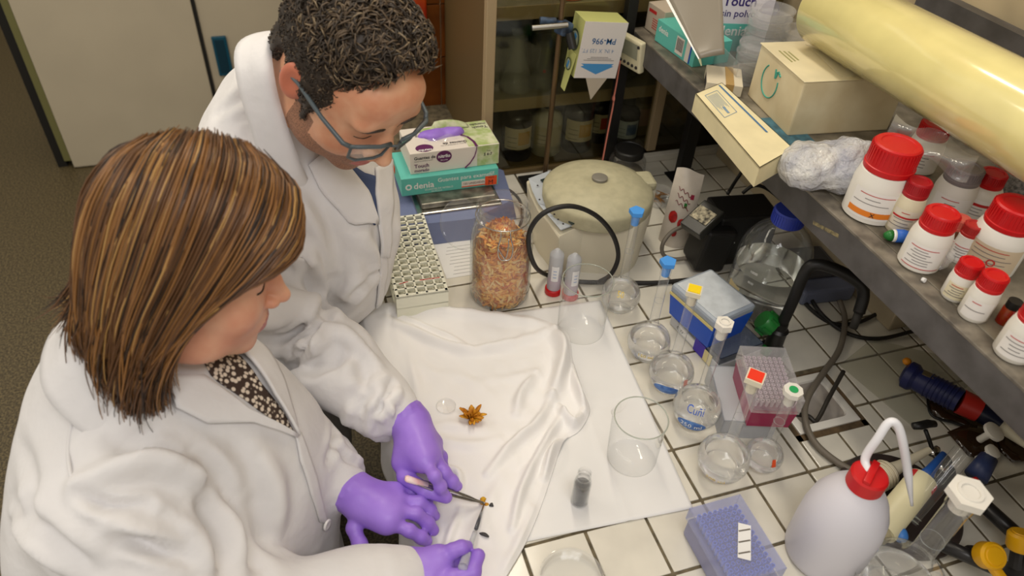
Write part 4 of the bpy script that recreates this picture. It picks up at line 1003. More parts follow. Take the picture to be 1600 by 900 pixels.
for t, R_, z_ in ((f3, .0405, .026), (f4, .0415, .03)):
    a0 = camang(t.location); mb = MB()
    rf = lambda zz, R_=R_: R_ * math.cos(math.asin(max(-.99, min(.99, (zz - R_ * .92) / (R_ * .92))))) ** .82 if zz < R_ * .92 else R_ * math.cos(math.asin(min(.99, (zz - R_ * .92) / (R_ * .92))))
    n = 28; vs = [Vector((rf(z_) * math.cos(a0), rf(z_) * math.sin(a0), z_)) * 1.01]
    for ring_ in (.5, 1.0):
        for k in range(n):
            zz = z_ + .013 * ring_ * math.sin(2 * math.pi * k / n); aa = a0 + .62 * ring_ * math.cos(2 * math.pi * k / n); rr = rf(zz) + .0006; vs.append(Vector((rr * math.cos(aa), rr * math.sin(aa), zz)))
    fs = [(0, 1 + k, 1 + (k + 1) % n) for k in range(n)] + [(1 + k, 1 + n + k, 1 + n + (k + 1) % n, 1 + (k + 1) % n) for k in range(n)]
    mb.add(vs, fs); o = mb.build('printed_oval', mat('blue_enamel', (52, 100, 178), .4, noise=.25, nscale=120, rgb2=(96, 140, 204)), t, smooth=True)
a0 = camang(f6.location) + .75
wrap_label(f6, 0, .034, .047, a0, .12, M_orange, 'sticker', interp([(.0305, .025), (.029, .036), (.024, .047)]), .0008)
a0 = camang(f3.location) + .8
wrap_label(f3, 0, .035, .055, a0, .1, mat('pink_tape', (226, 160, 146), .7), 'sticker', interp([(.0405, .035), (.0385, .055)]), .0008)
flask('volumetric_flask', 'large volumetric flask with white hexagonal stopper in the front right corner', P(1383, 935), .058, .266, .0150, .045, ('hex', M_white, None))

# ---------------------------------------------------------------- beakers
def beaker(label, base, r, H):
    t = thing('beaker', label, 'beaker', base, 0, 'empty glass beakers on the paper'); mb = MB()
    prof = [(0, 0), (r * .9, 0), (r * .98, .003), (r, .008), (r, H - .006), (r * 1.04, H)]
    mb.lathe(prof, 44)
    for v in mb.v:                                       # spout
        if v.z > H - .02:
            d = math.atan2(v.y, v.x) - 2.6; d = (d + math.pi) % (2 * math.pi) - math.pi
            k = math.exp(-(d / .22) ** 2) * .006 * (v.z - H + .02) / .02; v.x += math.cos(2.6) * k; v.y += math.sin(2.6) * k
    mb.build('glass', M_glass, t, smooth=50)
    MB().tube([Vector((r * 1.03 * math.cos(q), r * 1.03 * math.sin(q), H)) for q in np.linspace(0, 2 * math.pi, 41)[:-1]], .0011, 6, closed=True).build('rim', mat('rim_glass', (206, 212, 200), .12, trans=.6), t, smooth=True)
    return t
beaker('tall empty glass beaker standing on the paper near the two tubes', P(907, 515, .003), .046, .128)
beaker('empty glass beaker standing on the paper near the vial', P(986, 715, .003), .041, .104)

# ---------------------------------------------------------------- jar of dried petals
jar = thing('glass_jar', 'open clip-top glass jar filled with dried orange petals', 'jar', P(780, 458)); R_, H_ = .0615, .222
prof = [(0, 0), (R_ * .86, 0), (R_ * .97, .006), (R_, .02), (R_, .135), (R_ * .97, .155), (R_ * .86, .178), (R_ * .80, .186), (R_ * .80, .192), (R_ * .86, .195), (R_ * .86, .199), (R_ * .80, .201), (R_ * .81, .215), (R_ * .84, .218), (R_ * .82, .222), (R_ * .74, .222), (R_ * .74, .19), (R_ * .8, .178), (R_ * .93, .15), (R_ * .95, .02), (R_ * .9, .006), (0, .004)]
MB().lathe(prof, 48).build('glass', M_glass, jar, smooth=45)
MB().tube([Vector((R_ * .845 * math.cos(q), R_ * .845 * math.sin(q), .1965)) for q in np.linspace(0, 2 * math.pi, 41)[:-1]], .0012, 6, closed=True).build('wire_ring', M_steel, jar, smooth=True)
a0 = camang(jar.location) + .12
def jp(r_, da, z_): return Vector((r_ * math.cos(a0 + da), r_ * math.sin(a0 + da), z_))
MB().tube(bez([jp(.054, -.16, .196), jp(.06, -.16, .185), jp(.064, -.22, .165), jp(.066, -.14, .142), jp(.066, .14, .142), jp(.064, .22, .165), jp(.06, .16, .185), jp(.054, .16, .196)], 4), .0013, 6).build('clip', M_steel, jar, smooth=True)
MB().tube(bez([jp(.064, -.22, .165), jp(.068, -.06, .15), jp(.0665, 0.0, .144), jp(.066, .06, .16), jp(.060, .10, .186)], 4), .0012, 6).build('clip', M_steel, jar, smooth=True)
lid = MB().lathe([(0, .0), (.046, .0), (.05, .003), (.05, .009), (.044, .012), (.03, .014), (0, .014)], 36, (-.064, .045, .155), Euler((0.2, -1.15, 0.55)).to_matrix()).build('lid', M_glass, jar, smooth=45)
M_js = [mat('dried_petal_orange', (214, 142, 52), .7), mat('dried_petal_yellow', (224, 176, 92), .7), mat('dried_petal_rust', (186, 96, 34), .7), mat('dried_petal_pale', (220, 190, 128), .7)]
core = MB().lathe([(0, .006), (R_ * .84, .006), (R_ * .88, .02), (R_ * .88, .120), (R_ * .66, .142), (0, .150)], 32).build('petal_mass', mat('petal_mass', (206, 138, 60), .8, noise=.5, nscale=70, rgb2=(164, 90, 34), bump=1, bscale=120, bdist=.004), jar, smooth=True); core['kind'] = 'stuff'
mb = MB()
for k in range(2400):
    an = r.random() * 6.28; zz = .006 + .165 * r.random(); rr = R_ * .9 * (1 if zz < .125 else max(.2, 1 - (zz - .125) / .075)) - .002 * r.random()
    if k > 1900: rr *= math.sqrt(r.random()); rr *= .75; zz = .138 + .018 * (1 - (rr / R_) ** 2) + r.random() * .004
    c = Vector((rr * math.cos(an), rr * math.sin(an), zz)); tn = Vector((-math.sin(an), math.cos(an), 0)); up = Vector((0, 0, 1)); th = r.random() * 6.28
    if k > 1900: tn = Vector((1, 0, .2)); up = Vector((0, 1, .1))
    d = tn * math.cos(th) + up * math.sin(th); n = tn.cross(up); L = .004 + .009 * r.random(); w = .0010 + .0024 * r.random(); e = d.cross(n)
    b0 = c - d * L + n * (.001 * r.normal()); b1 = c + d * L + n * (.001 * r.normal())
    mb.add([b0 - e * w * .5, b0 + e * w * .4, c + e * w + n * .0015, b1 + e * w * .2, b1 - e * w * .3, c - e * w], [(0, 1, 2, 5), (5, 2, 3, 4)], int(r.choice(4, p=[.38, .3, .16, .16])))
o = mb.build('dried_petals', M_js, jar); o['kind'] = 'stuff'

# ---------------------------------------------------------------- two upturned centrifuge tubes
for k, (px, lab) in enumerate([((864, 456), 'upturned plastic tube on red cap with white label beside the petal jar'), ((890, 463), 'upturned plastic tube on red cap behind the tall beaker')]):
    t = thing('centrifuge_tube', lab, 'tube', P(*px), 0, 'upturned tubes')
    MB().lathe([(0, 0), (.0165, 0), (.0178, .001), (.0178, .012), (.0165, .0135), (.0145, .0135)], 24).build('cap', M_red, t, smooth=40)
    MB().lathe([(.0145, .012), (.0145, .098), (.0135, .102), (.004, .1125), (0, .113)], 24).build('tube', M_frost, t, smooth=40)
    MB().lathe([(0, .0136), (.0138, .0136), (.0138, .03), (0, .03)], 20).build('liquid', mat('pink_liquid', (196, 120, 160), .3), t, smooth=40)
    a0 = camang(t.location)
    wrap_label(t, .0147, .04, .078, a0 + (.0 if k == 0 else .5), .5, M_paper)
    for q in range(3): wrap_label(t, .0147, .05 + .008 * q, .0515 + .008 * q, a0 + (.0 if k == 0 else .5), .22, mat('pen_blue', (120, 150, 200), .7), 'pen_stroke', off=.0010)

# ---------------------------------------------------------------- test tube rack
rk = thing('test_tube_rack', 'cream plastic test tube rack with rows of square holes', 'rack', (-.033, .655, 0), rot=(0, 0, math.radians(-1.5)))
M_rack = mat('cream_rack', (226, 225, 206), .45)
W_, L_, NX, NY = .102, .262, 5, 14
def plate(z0, z1):
    mb = MB(); mb.span((-W_ / 2, -L_ / 2, z0), (-W_ / 2 + .006, L_ / 2, z1)).span((W_ / 2 - .006, -L_ / 2, z0), (W_ / 2, L_ / 2, z1))
    px, py = (W_ - .006) / NX, (L_ - .006) / NY
    for i in range(1, NX): mb.box((-W_ / 2 + .003 + i * px, 0, (z0 + z1) / 2), (.0038, L_ - .002, z1 - z0))
    for j in range(NY + 1): mb.box((0, -L_ / 2 + .003 + j * py, (z0 + z1) / 2), (W_ - .002, .0042 if 0 < j < NY else .006, z1 - z0))
    return mb
plate(.055, .061).build('top_grid', M_rack, rk); plate(.028, .031).build('middle_grid', M_rack, rk)
mb = MB().span((-W_ / 2, -L_ / 2, 0), (W_ / 2, L_ / 2, .003)); mb.build('base_plate', M_rack, rk)
for y in (-1, 1): MB().box((0, y * (L_ / 2 - .0015), .03), (W_, .003, .058)).build('end_wall', M_rack, rk)
for x in (-1, 1):
    for y in (-1, 0, 1): MB().box((x * (W_ / 2 - .0015), y * (L_ / 2 - .01), .029), (.003, .012, .054)).build('post', M_rack, rk)
MB().box((.022, -L_ / 2 + .0395, .0613), (.04, .0016, .0006)).build('red_mark', M_red2, rk); MB().box((-.03, -L_ / 2 + .0385, .0613), (.018, .0014, .0006), (0, 0, .2)).build('red_mark', M_red2, rk)

# ---------------------------------------------------------------- balance with two glove boxes on its pan
M_bal = mat('blue_grey_plastic', (112, 122, 158), .45)
bal = thing('balance', 'blue-grey laboratory balance with steel pan under the glove boxes', 'balance', (.1, .87, 0))
mb = MB(); bx = [(-.045, .752), (.128, .742), (.245, .80), (.262, .94), (.22, .99), (-.02, .99), (-.05, .95)]
vs = [(x, y, 0) for x, y in bx] + [(.1 + (x - .1) * .93, .87 + (y - .87) * .9, .05) for x, y in bx]; n = len(bx)
MB().add(vs, [tuple(range(n))[::-1], tuple(range(n, 2 * n))] + [(i, (i + 1) % n, n + (i + 1) % n, n + i) for i in range(n)]).build('housing', M_bal, bal, world=True)
MB().span((.01, .79, .05), (.205, .965, .056), bev=.003).build('pan_tray', M_steel, bal, world=True)
MB().span((.022, .805, .056), (.195, .955, .07), bev=.004).build('pan', mat('worn_steel', (150, 146, 134), .4, metal=.8, noise=.4, nscale=30), bal, world=True)
MB().lathe([(0, 0), (.012, 0), (.012, .006), (.008, .01), (0, .01)], 20, (-.05, .79, .022), (0, -1.57, 0)).build('foot_knob', M_bal, bal, smooth=40, world=True)

def carton(name, label, c, size, rotz, m, cat='box', group=None):
    t = thing(name, label, cat, c, rotz, group); MB().box((0, 0, size[2] / 2), size, bev=.0012).build('carton', m, t); return t
M_card2 = mat('printed_white_card', (224, 216, 206), .55)
tb = carton('glove_box', 'teal nitrile glove box lying on the balance pan under the white box', (.098, .905, .0702), (.224, .118, .045), 0.0, M_tealb, group='glove boxes on the balance')
yf = -.0592
text('denia', .022, (-.085, yf, .016), (1, 0, 0), (0, 0, 1), M_wp, tb, bold=.015); MB().lathe([(.004, 0), (.0075, 0), (.0075, .0004), (.004, .0004)], 16, (-.096, yf, .022), (math.pi / 2, 0, 0)).build('logo_ring', M_wp, tb)
text('Guantes para examen', .0145, (-.03, yf, .027), (1, 0, 0), (0, 0, 1), M_wp, tb)
MB().box((.053, yf, .0135), (.055, .0006, .013)).build('size_band', M_card2, tb); text('100 UNIDADES', .0078, (.028, yf, .011), (1, 0, 0), (0, 0, 1), M_ink, tb, off=.0008)
MB().box((.053, yf, .0055), (.055, .0006, .0025)).build('stripe', M_orange, tb); MB().box((.095, yf, .014), (.028, .0008, .024)).build('size_square', M_orange, tb)
text('M', .016, (.088, yf, .005), (1, 0, 0), (0, 0, 1), M_ink, tb, off=.001); text('TALLA', .005, (.087, yf, .021), (1, 0, 0), (0, 0, 1), M_ink, tb, off=.001)
text('CE', .011, (.09, yf, .03), (1, 0, 0), (0, 0, 1), M_wp, tb); text('GUANTES DE NITRILO', .0065, (-.06, yf, .0085), (1, 0, 0), (0, 0, 1), M_wp, tb); text('SIN POLVO', .005, (-.045, yf, .003), (1, 0, 0), (0, 0, 1), M_wp, tb)
MB().box((-.1125, .03, .02), (.0008, .02, .018)).build('size_square', M_orange, tb)
wbx = carton('glove_box', 'white and green glove box with lilac gloves showing, topmost on the balance', (.112, .918, .1154), (.205, .112, .052), 0.02, M_card2, group='glove boxes on the balance')
yf = -.0563; zt = .0523
M_leaf = mat('leaf_green', (160, 180, 110), .6, noise=.5, nscale=50, rgb2=(206, 208, 176))
MB().box((.076, yf, .026), (.05, .0005, .05)).build('leaf_print', M_leaf, wbx); MB().box((.066, 0, zt), (.07, .108, .0005)).build('leaf_print', M_leaf, wbx)
sw = [(.03 + .03 * math.sin(q), .026 + .026 * -math.cos(q)) for q in np.linspace(.2, 2.4, 10)]
MB().tube([Vector((.022, yf, .001)), Vector((.034, yf, .012)), Vector((.044, yf, .028)), Vector((.048, yf, .042)), Vector((.049, yf, .052))], .0042, 6, flat=.15).build('swoosh', M_purple, wbx)
MB().tube([Vector((.049, -.056, zt)), Vector((.048, -.035, zt)), Vector((.040, -.012, zt)), Vector((.028, .0, zt))], .0042, 6, flat=.15).build('swoosh', M_purple, wbx)
MB().lathe([(0, 0), (.0175, 0), (.0175, .0006), (0, .0006)], 24, (-.026, yf + .0003, .036), (math.pi / 2, 0, 0), sy=.85).build('badge', M_purple, wbx)
text('nitrilo', .0115, (-.026, yf, .0345), (1, 0, 0), (0, 0, 1), M_wp, wbx, off=.0012, align='CENTER', bold=.02); text('Sin polvo', .0045, (-.026, yf, .027), (1, 0, 0), (0, 0, 1), M_wp, wbx, off=.0012, align='CENTER')
text('Guantes de', .0105, (-.094, yf, .036), (1, 0, 0), (0, 0, 1), M_ink, wbx, off=.0006, bold=.02); text('Guantes de NITRILO sin PO', .0036, (-.094, yf, .0305), (1, 0, 0), (0, 0, 1), M_ink, wbx, off=.0006)
text('Touch', .013, (-.094, yf, .0155), (1, 0, 0), (0, 0, 1), M_purple, wbx, off=.0006, bold=.02); text('morado', .0105, (-.094, yf, .005), (1, 0, 0), (0, 0, 1), M_purple, wbx, off=.0006, bold=.02)
text('Talla', .005, (.072, yf, .036), (1, 0, 0), (0, 0, 1), M_ink, wbx, off=.001); text('S 6-7', .0095, (.066, yf, .026), (1, 0, 0), (0, 0, 1), M_ink, wbx, off=.001, bold=.02)
# top face: the lettering stands upside down
X_, Y_ = (-1, 0, 0), (0, -1, 0)
text('Touch', .014, (.098, .030, zt), X_, Y_, M_ink, wbx, off=.0008, bold=.02); text('morado', .012, (.098, .043, zt), X_, Y_, M_ink, wbx, off=.0008, bold=.02); text('Guantes de', .012, (.034, -.026, zt), X_, Y_, M_ink, wbx, off=.0004, bold=.02)
text('Guantes de NITRILO sin PO', .005, (.03, -.036, zt), X_, Y_, M_ink, wbx, off=.0004); text('S 6-7', .012, (-.05, .022, zt), X_, Y_, M_ink, wbx, off=.0004, bold=.02); text('Talla', .008, (-.05, .036, zt), X_, Y_, M_ink, wbx, off=.0004)
MB().lathe([(0, 0), (.02, 0), (.02, .0005), (0, .0005)], 24, (-.066, -.038, zt - .0002), sy=.8).build('badge', M_purple, wbx); text('nitrilo', .0125, (-.066, -.044, zt), X_, (0, -1, 0), M_wp, wbx, off=.0008, align='CENTER', bold=.02)
s = SDF((-.075, -.04, -.02), (.04, .05, .04), .003); s.ell((-.015, .008, .0), (.052, .017, .012)); s.ell((-.035, .004, .004), (.022, .016, .010), k=.01); s.ell((.012, .010, .006), (.02, .013, .010), k=.008); s.noise(.003, 160, 3)
v, f = s.mesh(); npmesh('gloves_in_slot', v + np.array([.0, .004, zt]), f, M_glove, wbx, world=False)
fm = MB()
fm.patch(lambda u, w: Vector((-.06 + .10 * u, -.013 - .008 * math.sin(math.pi * u) * (1 - w) + .004 * w, zt + .001 + .008 * w * math.sin(math.pi * u) * (1 + .4 * math.sin(14 * u)))), 24, 4); fm.build('slot_film', M_pglass, wbx, smooth=True)
MB().patch(lambda u, w: Vector((-.06 + .115 * u, .028 + .012 * w, zt + .003 + (.018 if u > .3 else .004) * w * math.sin(math.pi * u) ** .7)), 16, 3).build('torn_flap', M_leaf, wbx, smooth=True, solid=.0006)

# handwritten notes under the balance edge
nt = thing('notes_sheet', 'sheet of paper with faint written lines between rack and jar', 'paper', (.08, .70, .0))
MB().span((.035, .625, .0003), (.135, .745, .0009)).build('sheet', M_paper, nt, world=True)
for k in range(9): MB().span((.052 + .004 * (k % 3), .635 + .0115 * k, .0009), (.118 - .006 * (k % 2), .6362 + .0115 * k, .0011)).build('written_line', mat('faint_ink', (150, 148, 150), .8), nt, world=True)

# ---------------------------------------------------------------- centrifuge
M_cf = mat('warm_white_enamel', (214, 206, 182), .4); M_cflid = mat('khaki_lid', (176, 170, 140), .5, noise=.06, nscale=60)
cf = thing('centrifuge', 'round benchtop centrifuge with khaki lid and side control panel', 'centrifuge', (.37, .65, 0)); lc = Vector((.368, .648, 0))
out = [P(823, 281, .12), P(829, 302, .12), P(840, 325, .12), P(857, 345, .12), P(874, 367, .125), P(912, 352, .13)]
circ = [(lc.x + .118 * math.cos(q), lc.y + .118 * math.sin(q)) for q in np.linspace(-1.25, 2.0, 16)]
foot = [(p.x, p.y) for p in out] + circ + [(P(861, 268, .125).x, P(861, 268, .125).y)]
fz = [.118, .118, .118, .118, .120, .135] + [.135] * 16 + [.125]
n = len(foot); cen = (lc.x, lc.y, .136)
c0 = Vector((sum(p[0] for p in foot) / n, sum(p[1] for p in foot) / n, 0))
def insf(p, k): q = c0 + (Vector((p[0], p[1], 0)) - c0) * k; return (q.x, q.y)
vs = [(*insf(p, .93), 0.0) for p in foot] + [(*insf(p, .95), .045) for p in foot] + [(*insf(p, .955), .05) for p in foot] + [(*p, z - .004) for p, z in zip(foot, fz)] + [(*insf(p, .985), z) for p, z in zip(foot, fz)] + [cen]
fs = [tuple(range(n))[::-1]] + [(L * n + i, L * n + (i + 1) % n, (L + 1) * n + (i + 1) % n, (L + 1) * n + i) for L in range(4) for i in range(n)] + [(4 * n + i, 4 * n + (i + 1) % n, 5 * n) for i in range(n)]
MB().add(vs, fs).build('housing', M_cf, cf, smooth=30, world=True)
MB().lathe([(.112, .128), (.116, .132), (.117, .158), (.112, .165), (.085, .178), (.045, .186), (.02, .187), (.017, .185), (0, .185)], 56, lc).build('lid', M_cflid, cf, smooth=40, world=True)
MB().lathe([(.0165, .184), (.0165, .190), (.012, .192), (0, .189)], 20, lc).build('lid_knob', mat('grey_knob', (120, 116, 106), .4), cf, smooth=40, world=True)
MB().box((lc.x + .118, lc.y + .01, .10), (.035, .05, .10), (0, 0, -.1), bev=.008).build('latch_block', M_cf, cf, world=True)
MB().box((lc.x + .113, lc.y + .01, .158), (.04, .055, .022), (0, 0, -.1), bev=.008).build('hinge_cover', M_cflid, cf, world=True)
pan = [P(826, 283, .125), P(859, 271, .128), P(853, 300, .138), P(859, 322, .139), P(880, 338, .138), P(909, 350, .133), P(876, 363, .126), P(858, 341, .124), P(842, 322, .124), P(832, 302, .124)]
mb = MB(); c_ = sum(pan, Vector()) / len(pan); vs = [q + Vector((0, 0, .004)) for q in pan]; k0 = P(852, 330, .136)
mb.add(vs, [(0, 1, 2, 9), (9, 2, 3, 8), (8, 3, 4, 7), (7, 4, 5, 6)]); po = mb.build('control_panel', mat('pale_blue_panel', (172, 178, 184), .4), cf, world=True, solid=.003)
for (u, v_), m_ in [((851, 282), M_ink), ((895, 347), M_ink)]:
    c_ = P(u, v_, .1425); MB().box(c_, (.014, .012, .003), (0, 0, .3)).build('display', mat('display_dark', (40, 52, 50), .2), po, world=True)
for (u, v_), m_ in [((857, 331), M_red2), ((866, 335), M_ink), ((872, 343), M_ink), ((880, 350), M_ink), ((843, 312), M_ink), ((840, 290), M_ink)]:
    MB().lathe([(.0022, 0), (.0018, .0012), (0, .0014)], 10, P(u, v_, .1415)).build('button', m_, po, world=True)

def cable(name, label, px, r, m, group=None):
    o = MB().tube(bez([P(*q) for q in px], 8), r, 8).build(name, m, None, smooth=True); tag(o, label, 'cable', group); return o
cable('power_cable', 'thick black cable looping up in front of the centrifuge', [(1078, 437, .006), (1020, 442, .006), (960, 441, .008), (905, 440, .010), (856, 430, .008), (834, 412, .515, 1), (826, 368, .505, 1), (848, 334, .50, 1), (890, 322, .50, 1), (930, 336, .50, 1), (957, 366, .50, 1), (966, 400, .50, 1), (955, 428, .50, 1), (935, 441, .018)], .0048, M_cable)
cable('thin_cable', 'thin black cable rising behind the petal jar', [(778, 290, .02), (800, 300, .025), (814, 318, .02), (815, 345, .01), (800, 372, .006)], .0035, M_cable)
cable('lamp_cable', 'grey cable curling out of the black lamp housing', [(1072, 352, .085), (1050, 362, .07), (1036, 380, .05), (1036, 397, .02), (1052, 405, .01), (1075, 403, .012)], .0045, M_gcable)

# ---------------------------------------------------------------- black lamp housing, pouch, jar, dish, big bottle
bl = thing('lamp_housing', 'black boxy lamp unit with tilted hood beside the water bottle', 'lamp', (.655, .55, 0))
MB().box((.675, .56, .066), (.135, .088, .128), (0, 0, -.12), bev=.006).build('box', M_blackp, bl, world=True)
MB().box((.595, .535, .062), (.07, .075, .105), (0, .12, -.12), bev=.008).build('front_block', M_blackp, bl, world=True)
MB().box((.562, .535, .128), (.075, .055, .022), (0, -.45, .35), bev=.003).build('hood', mat('black_satin', (44, 44, 40), .3), bl, world=True)
MB().box((.560, .535, .1405), (.034, .044, .002), (0, -.45, .35)).build('sticker', mat('cream_sticker', (200, 190, 160), .6, noise=.7, nscale=120, rgb2=(60, 56, 46)), bl, world=True)
MB().tube([Vector((.600, .4995, .088)), Vector((.610, .498, .082)), Vector((.620, .497, .094)), Vector((.628, .496, .084))], .0008, 4).build('scratch_mark', M_wp, bl, world=True)
for px in ([(1137, 303, .125), (1150, 282, .14), (1165, 262, .16), (1180, 256, .15)], [(1160, 302, .12), (1178, 290, .14), (1200, 296, .13), (1230, 322, .06), (1245, 345, .02)]):
    MB().tube(bez([P(*q) for q in px], 6), .004, 8).build('cable', M_cable, bl, smooth=True, world=True)

pch = thing('food_pouch', 'standing foil pouch printed with red tomatoes beside the lamp unit', 'pouch', (.568, .628, 0)); M_pch = mat('white_foil_pouch', (206, 196, 182), .35, noise=.08, nscale=20)
a0 = -2.2; fx_ = Vector((math.cos(a0), math.sin(a0), 0)); sx_ = Vector((-fx_.y, fx_.x, 0)); HP = .165
def pouch(u, w, side):
    hw = .034 * (1 - .10 * w); th = .022 * (1 - w) ** .8 * math.sin(math.pi * u) ** .7 + .0006
    return sx_ * (hw * (2 * u - 1)) + fx_ * (side * th - .045 * w * w) + Vector((0, 0, HP * w + .004 * math.sin(5 * u) * w))
for sd_ in (1, -1): MB().patch(lambda u, w: pouch(u, w, sd_), 14, 18).build('front' if sd_ > 0 else 'back', M_pch, pch, smooth=True)
for u0, w0, rr in ((.3, .42, .30), (.62, .36, .26), (.45, .22, .2)):
    MB().patch(lambda u, w: pouch(u0 + rr * (u - .5) * math.sqrt(max(0, 1 - (2 * w - 1) ** 2)), w0 + rr * .55 * (w - .5), 1) + fx_ * .001, 10, 8).build('tomato_print', mat('tomato_red', (188, 36, 30), .4, noise=.4, nscale=90, rgb2=(130, 18, 16)), pch, smooth=True)
MB().patch(lambda u, w: pouch(.62 + .1 * (u - .5), .60 + .06 * (w - .5), 1) + fx_ * .001, 4, 4).build('leaf_print', M_green, pch); MB().patch(lambda u, w: pouch(.78 + .12 * (u - .5), .72 + .06 * (w - .5), 1) + fx_ * .001, 4, 4).build('dot_print', mat('crimson', (150, 30, 60), .5), pch)
for k in range(3):
    pts = [pouch(.25 + .5 * t, .62 + .08 * k + .018 * math.sin(t * 18 + k) - .06 * t, 1) + fx_ * .0012 for t in np.linspace(0, 1, 24)]; MB().tube(pts, .0008, 4).build('script_print', mat('script_red', (120, 40, 50), .6), pch)

jb = thing('storage_jar', 'round glass jar with black lid behind the centrifuge', 'jar', P(976, 277))
MB().lathe([(0, 0), (.036, 0), (.044, .006), (.048, .03), (.046, .055), (.037, .068), (.035, .072)], 36).build('glass', M_glass, jb, smooth=40)
MB().lathe([(0, .003), (.034, .003), (.040, .008), (.043, .024), (0, .026)], 24).build('powder', mat('grey_powder', (150, 140, 116), .9), jb, smooth=True)
MB().lathe([(.036, .066), (.0375, .068), (.0375, .082), (.036, .084), (.033, .085), (.032, .0835), (0, .0835)], 36).build('lid', M_blackp, jb, smooth=35)
bd = thing('specimen_dish', 'clear dish of brown plant bits between centrifuge and pouch', 'dish', P(1028, 312)); MB().lathe([(0, 0), (.038, 0), (.04, .002), (.041, .02), (.04, .02), (.038, .003), (0, .002)], 32).build('dish', M_pglass, bd, smooth=40)
for k in range(10):
    a = Vector((r.normal() * .012, r.normal() * .012, .006 + .001 * k)); th = r.random() * 3.14; d = Vector((math.cos(th), math.sin(th), .05)) * .016
    MB().tube([a - d, a, a + d], [.001, .003, .0012], 5, flat=.4).build('plant_bit', mat('brown_plant', (150, 108, 60), .8), bd)

bb = thing('water_bottle', 'large clear glass bottle of water with blue screw cap', 'bottle', P(1182, 478)); R_ = .072
prof = [(0, 0), (R_ * .9, 0), (R_ * .98, .006), (R_, .016), (R_, .13), (R_ * .98, .145), (R_ * .90, .165), (R_ * .70, .19), (R_ * .45, .206), (R_ * .34, .213), (R_ * .33, .222)]
MB().lathe(prof, 56).build('glass', M_glass, bb, smooth=45)
lq = [(0, .004), (R_ * .88, .004), (R_ * .95, .01), (R_ * .975, .018), (R_ * .975, .112), (0, .112)]; MB().lathe(lq, 48).build('water', liquid('still_water', (248, 250, 246), .06), bb, smooth=45)
mb = MB().lathe([(.029, .214), (.030, .215), (.030, .240), (.028, .243), (0, .243)], 36)
for k in range(36): mb.box((.0302 * math.cos(k * math.pi / 18), .0302 * math.sin(k * math.pi / 18), .228), (.0018, .0022, .022), (0, 0, k * math.pi / 18))
mb.build('cap', mat('navy_blue_cap', (48, 66, 168), .4), bb, smooth=35)
for z_, s_ in ((.125, '1000'), (.10, '800')): wrap_text(bb, s_, .008, R_, z_, camang(bb.location) - .35, M_wp)
wrap_label(bb, R_, .03, .075, camang(bb.location) - .85, .25, mat('cream_label', (214, 196, 150), .7))

# ---------------------------------------------------------------- tip boxes
def rbox(c, size, rz, m, name, parent, bev=.004): return MB().box(c, size, (0, 0, rz), bev=bev).build(name, m, parent, world=True)
def shell(c, size, rz, m, name, parent, t=.0015, open_top=False):
    """box with thin walls, open below (a lid) or above (a tray)"""
    sx, sy, sz = size; R = Euler((0, 0, rz)).to_matrix(); c = Vector(c); mb = MB()
    tops = c.z + (sz / 2 - t / 2) * (-1 if open_top else 1)
    for q, s3 in [((0, 0, tops - c.z), (sx, sy, t)), ((sx / 2 - t / 2, 0, 0), (t, sy, sz)), ((-sx / 2 + t / 2, 0, 0), (t, sy, sz)), ((0, sy / 2 - t / 2, 0), (sx, t, sz)), ((0, -sy / 2 + t / 2, 0), (sx, t, sz))]:
        mb.box(c + R @ Vector(q), s3, R)
    return mb.build(name, m, parent, world=True)
def tips(c, rz, nx, ny, pitch, rad, h, m, parent, name='pipette_tip', taper=.6):
    R = Euler((0, 0, rz)).to_matrix(); me = None
    for i in range(nx):
        for j in range(ny):
            q = Vector(c) + R @ Vector(((i - (nx - 1) / 2) * pitch, (j - (ny - 1) / 2) * pitch, 0))
            if me is None: o = MB().lathe([(rad * taper, 0), (rad, h), (rad * .7, h), (rad * .6, h - .004)], 8).build(name, m, parent, smooth=40); me = o.data
            else: o = bpy.data.objects.new(name, me); COL.objects.link(o); o.parent = parent
            o.location = WM[parent.name].inverted() @ q
gb = thing('tip_box', 'grey-blue translucent tip box under the blue box', 'box', (.498, .318, 0), group='tip boxes'); rz = .16
M_gb = glassmat('smoky_plastic', (150, 160, 178), base=.08, edge=.4, rough=.2, body=.25)
rbox((.498, .318, .012), (.105, .15, .024), rz, mat('grey_white_base', (190, 192, 196), .45), 'base', gb); shell((.498, .318, .031), (.103, .148, .016), rz, M_gb, 'lid', gb); tips((.498, .318, .022), rz, 8, 11, .0115, .0042, .012, mat('slate_tip', (120, 130, 150), .4), gb)
R3 = Euler((0, 0, rz)).to_matrix(); rbox(Vector((.498, .318, .014)) + R3 @ Vector((-.0528, .02, 0)), (.0008, .05, .014), rz, M_paper, 'label', gb, 0); rbox(Vector((.498, .318, .018)) + R3 @ Vector((-.0535, -.02, 0)), (.001, .03, .03), rz, mat('violet_sticker', (70, 50, 170), .5), 'sticker', gb, 0); rbox(Vector((.498, .318, .016)) + R3 @ Vector((-.0537, -.045, 0)), (.001, .022, .026), rz, mat('tape_cream', (220, 206, 150), .6), 'tape', gb, 0)
text('CW', .012, Vector((.498, .318, .009)) + R3 @ Vector((-.0533, .05, 0)), R3 @ Vector((0, -1, 0)), (0, 0, 1), M_ink, gb, world=True)
bx_ = thing('tip_box', 'bright blue tip box with cloudy lid on top of the grey-blue box', 'box', (.478, .332, .0395), group='tip boxes'); rz = .24
mb = MB(); R3 = Euler((0, 0, rz)).to_matrix()
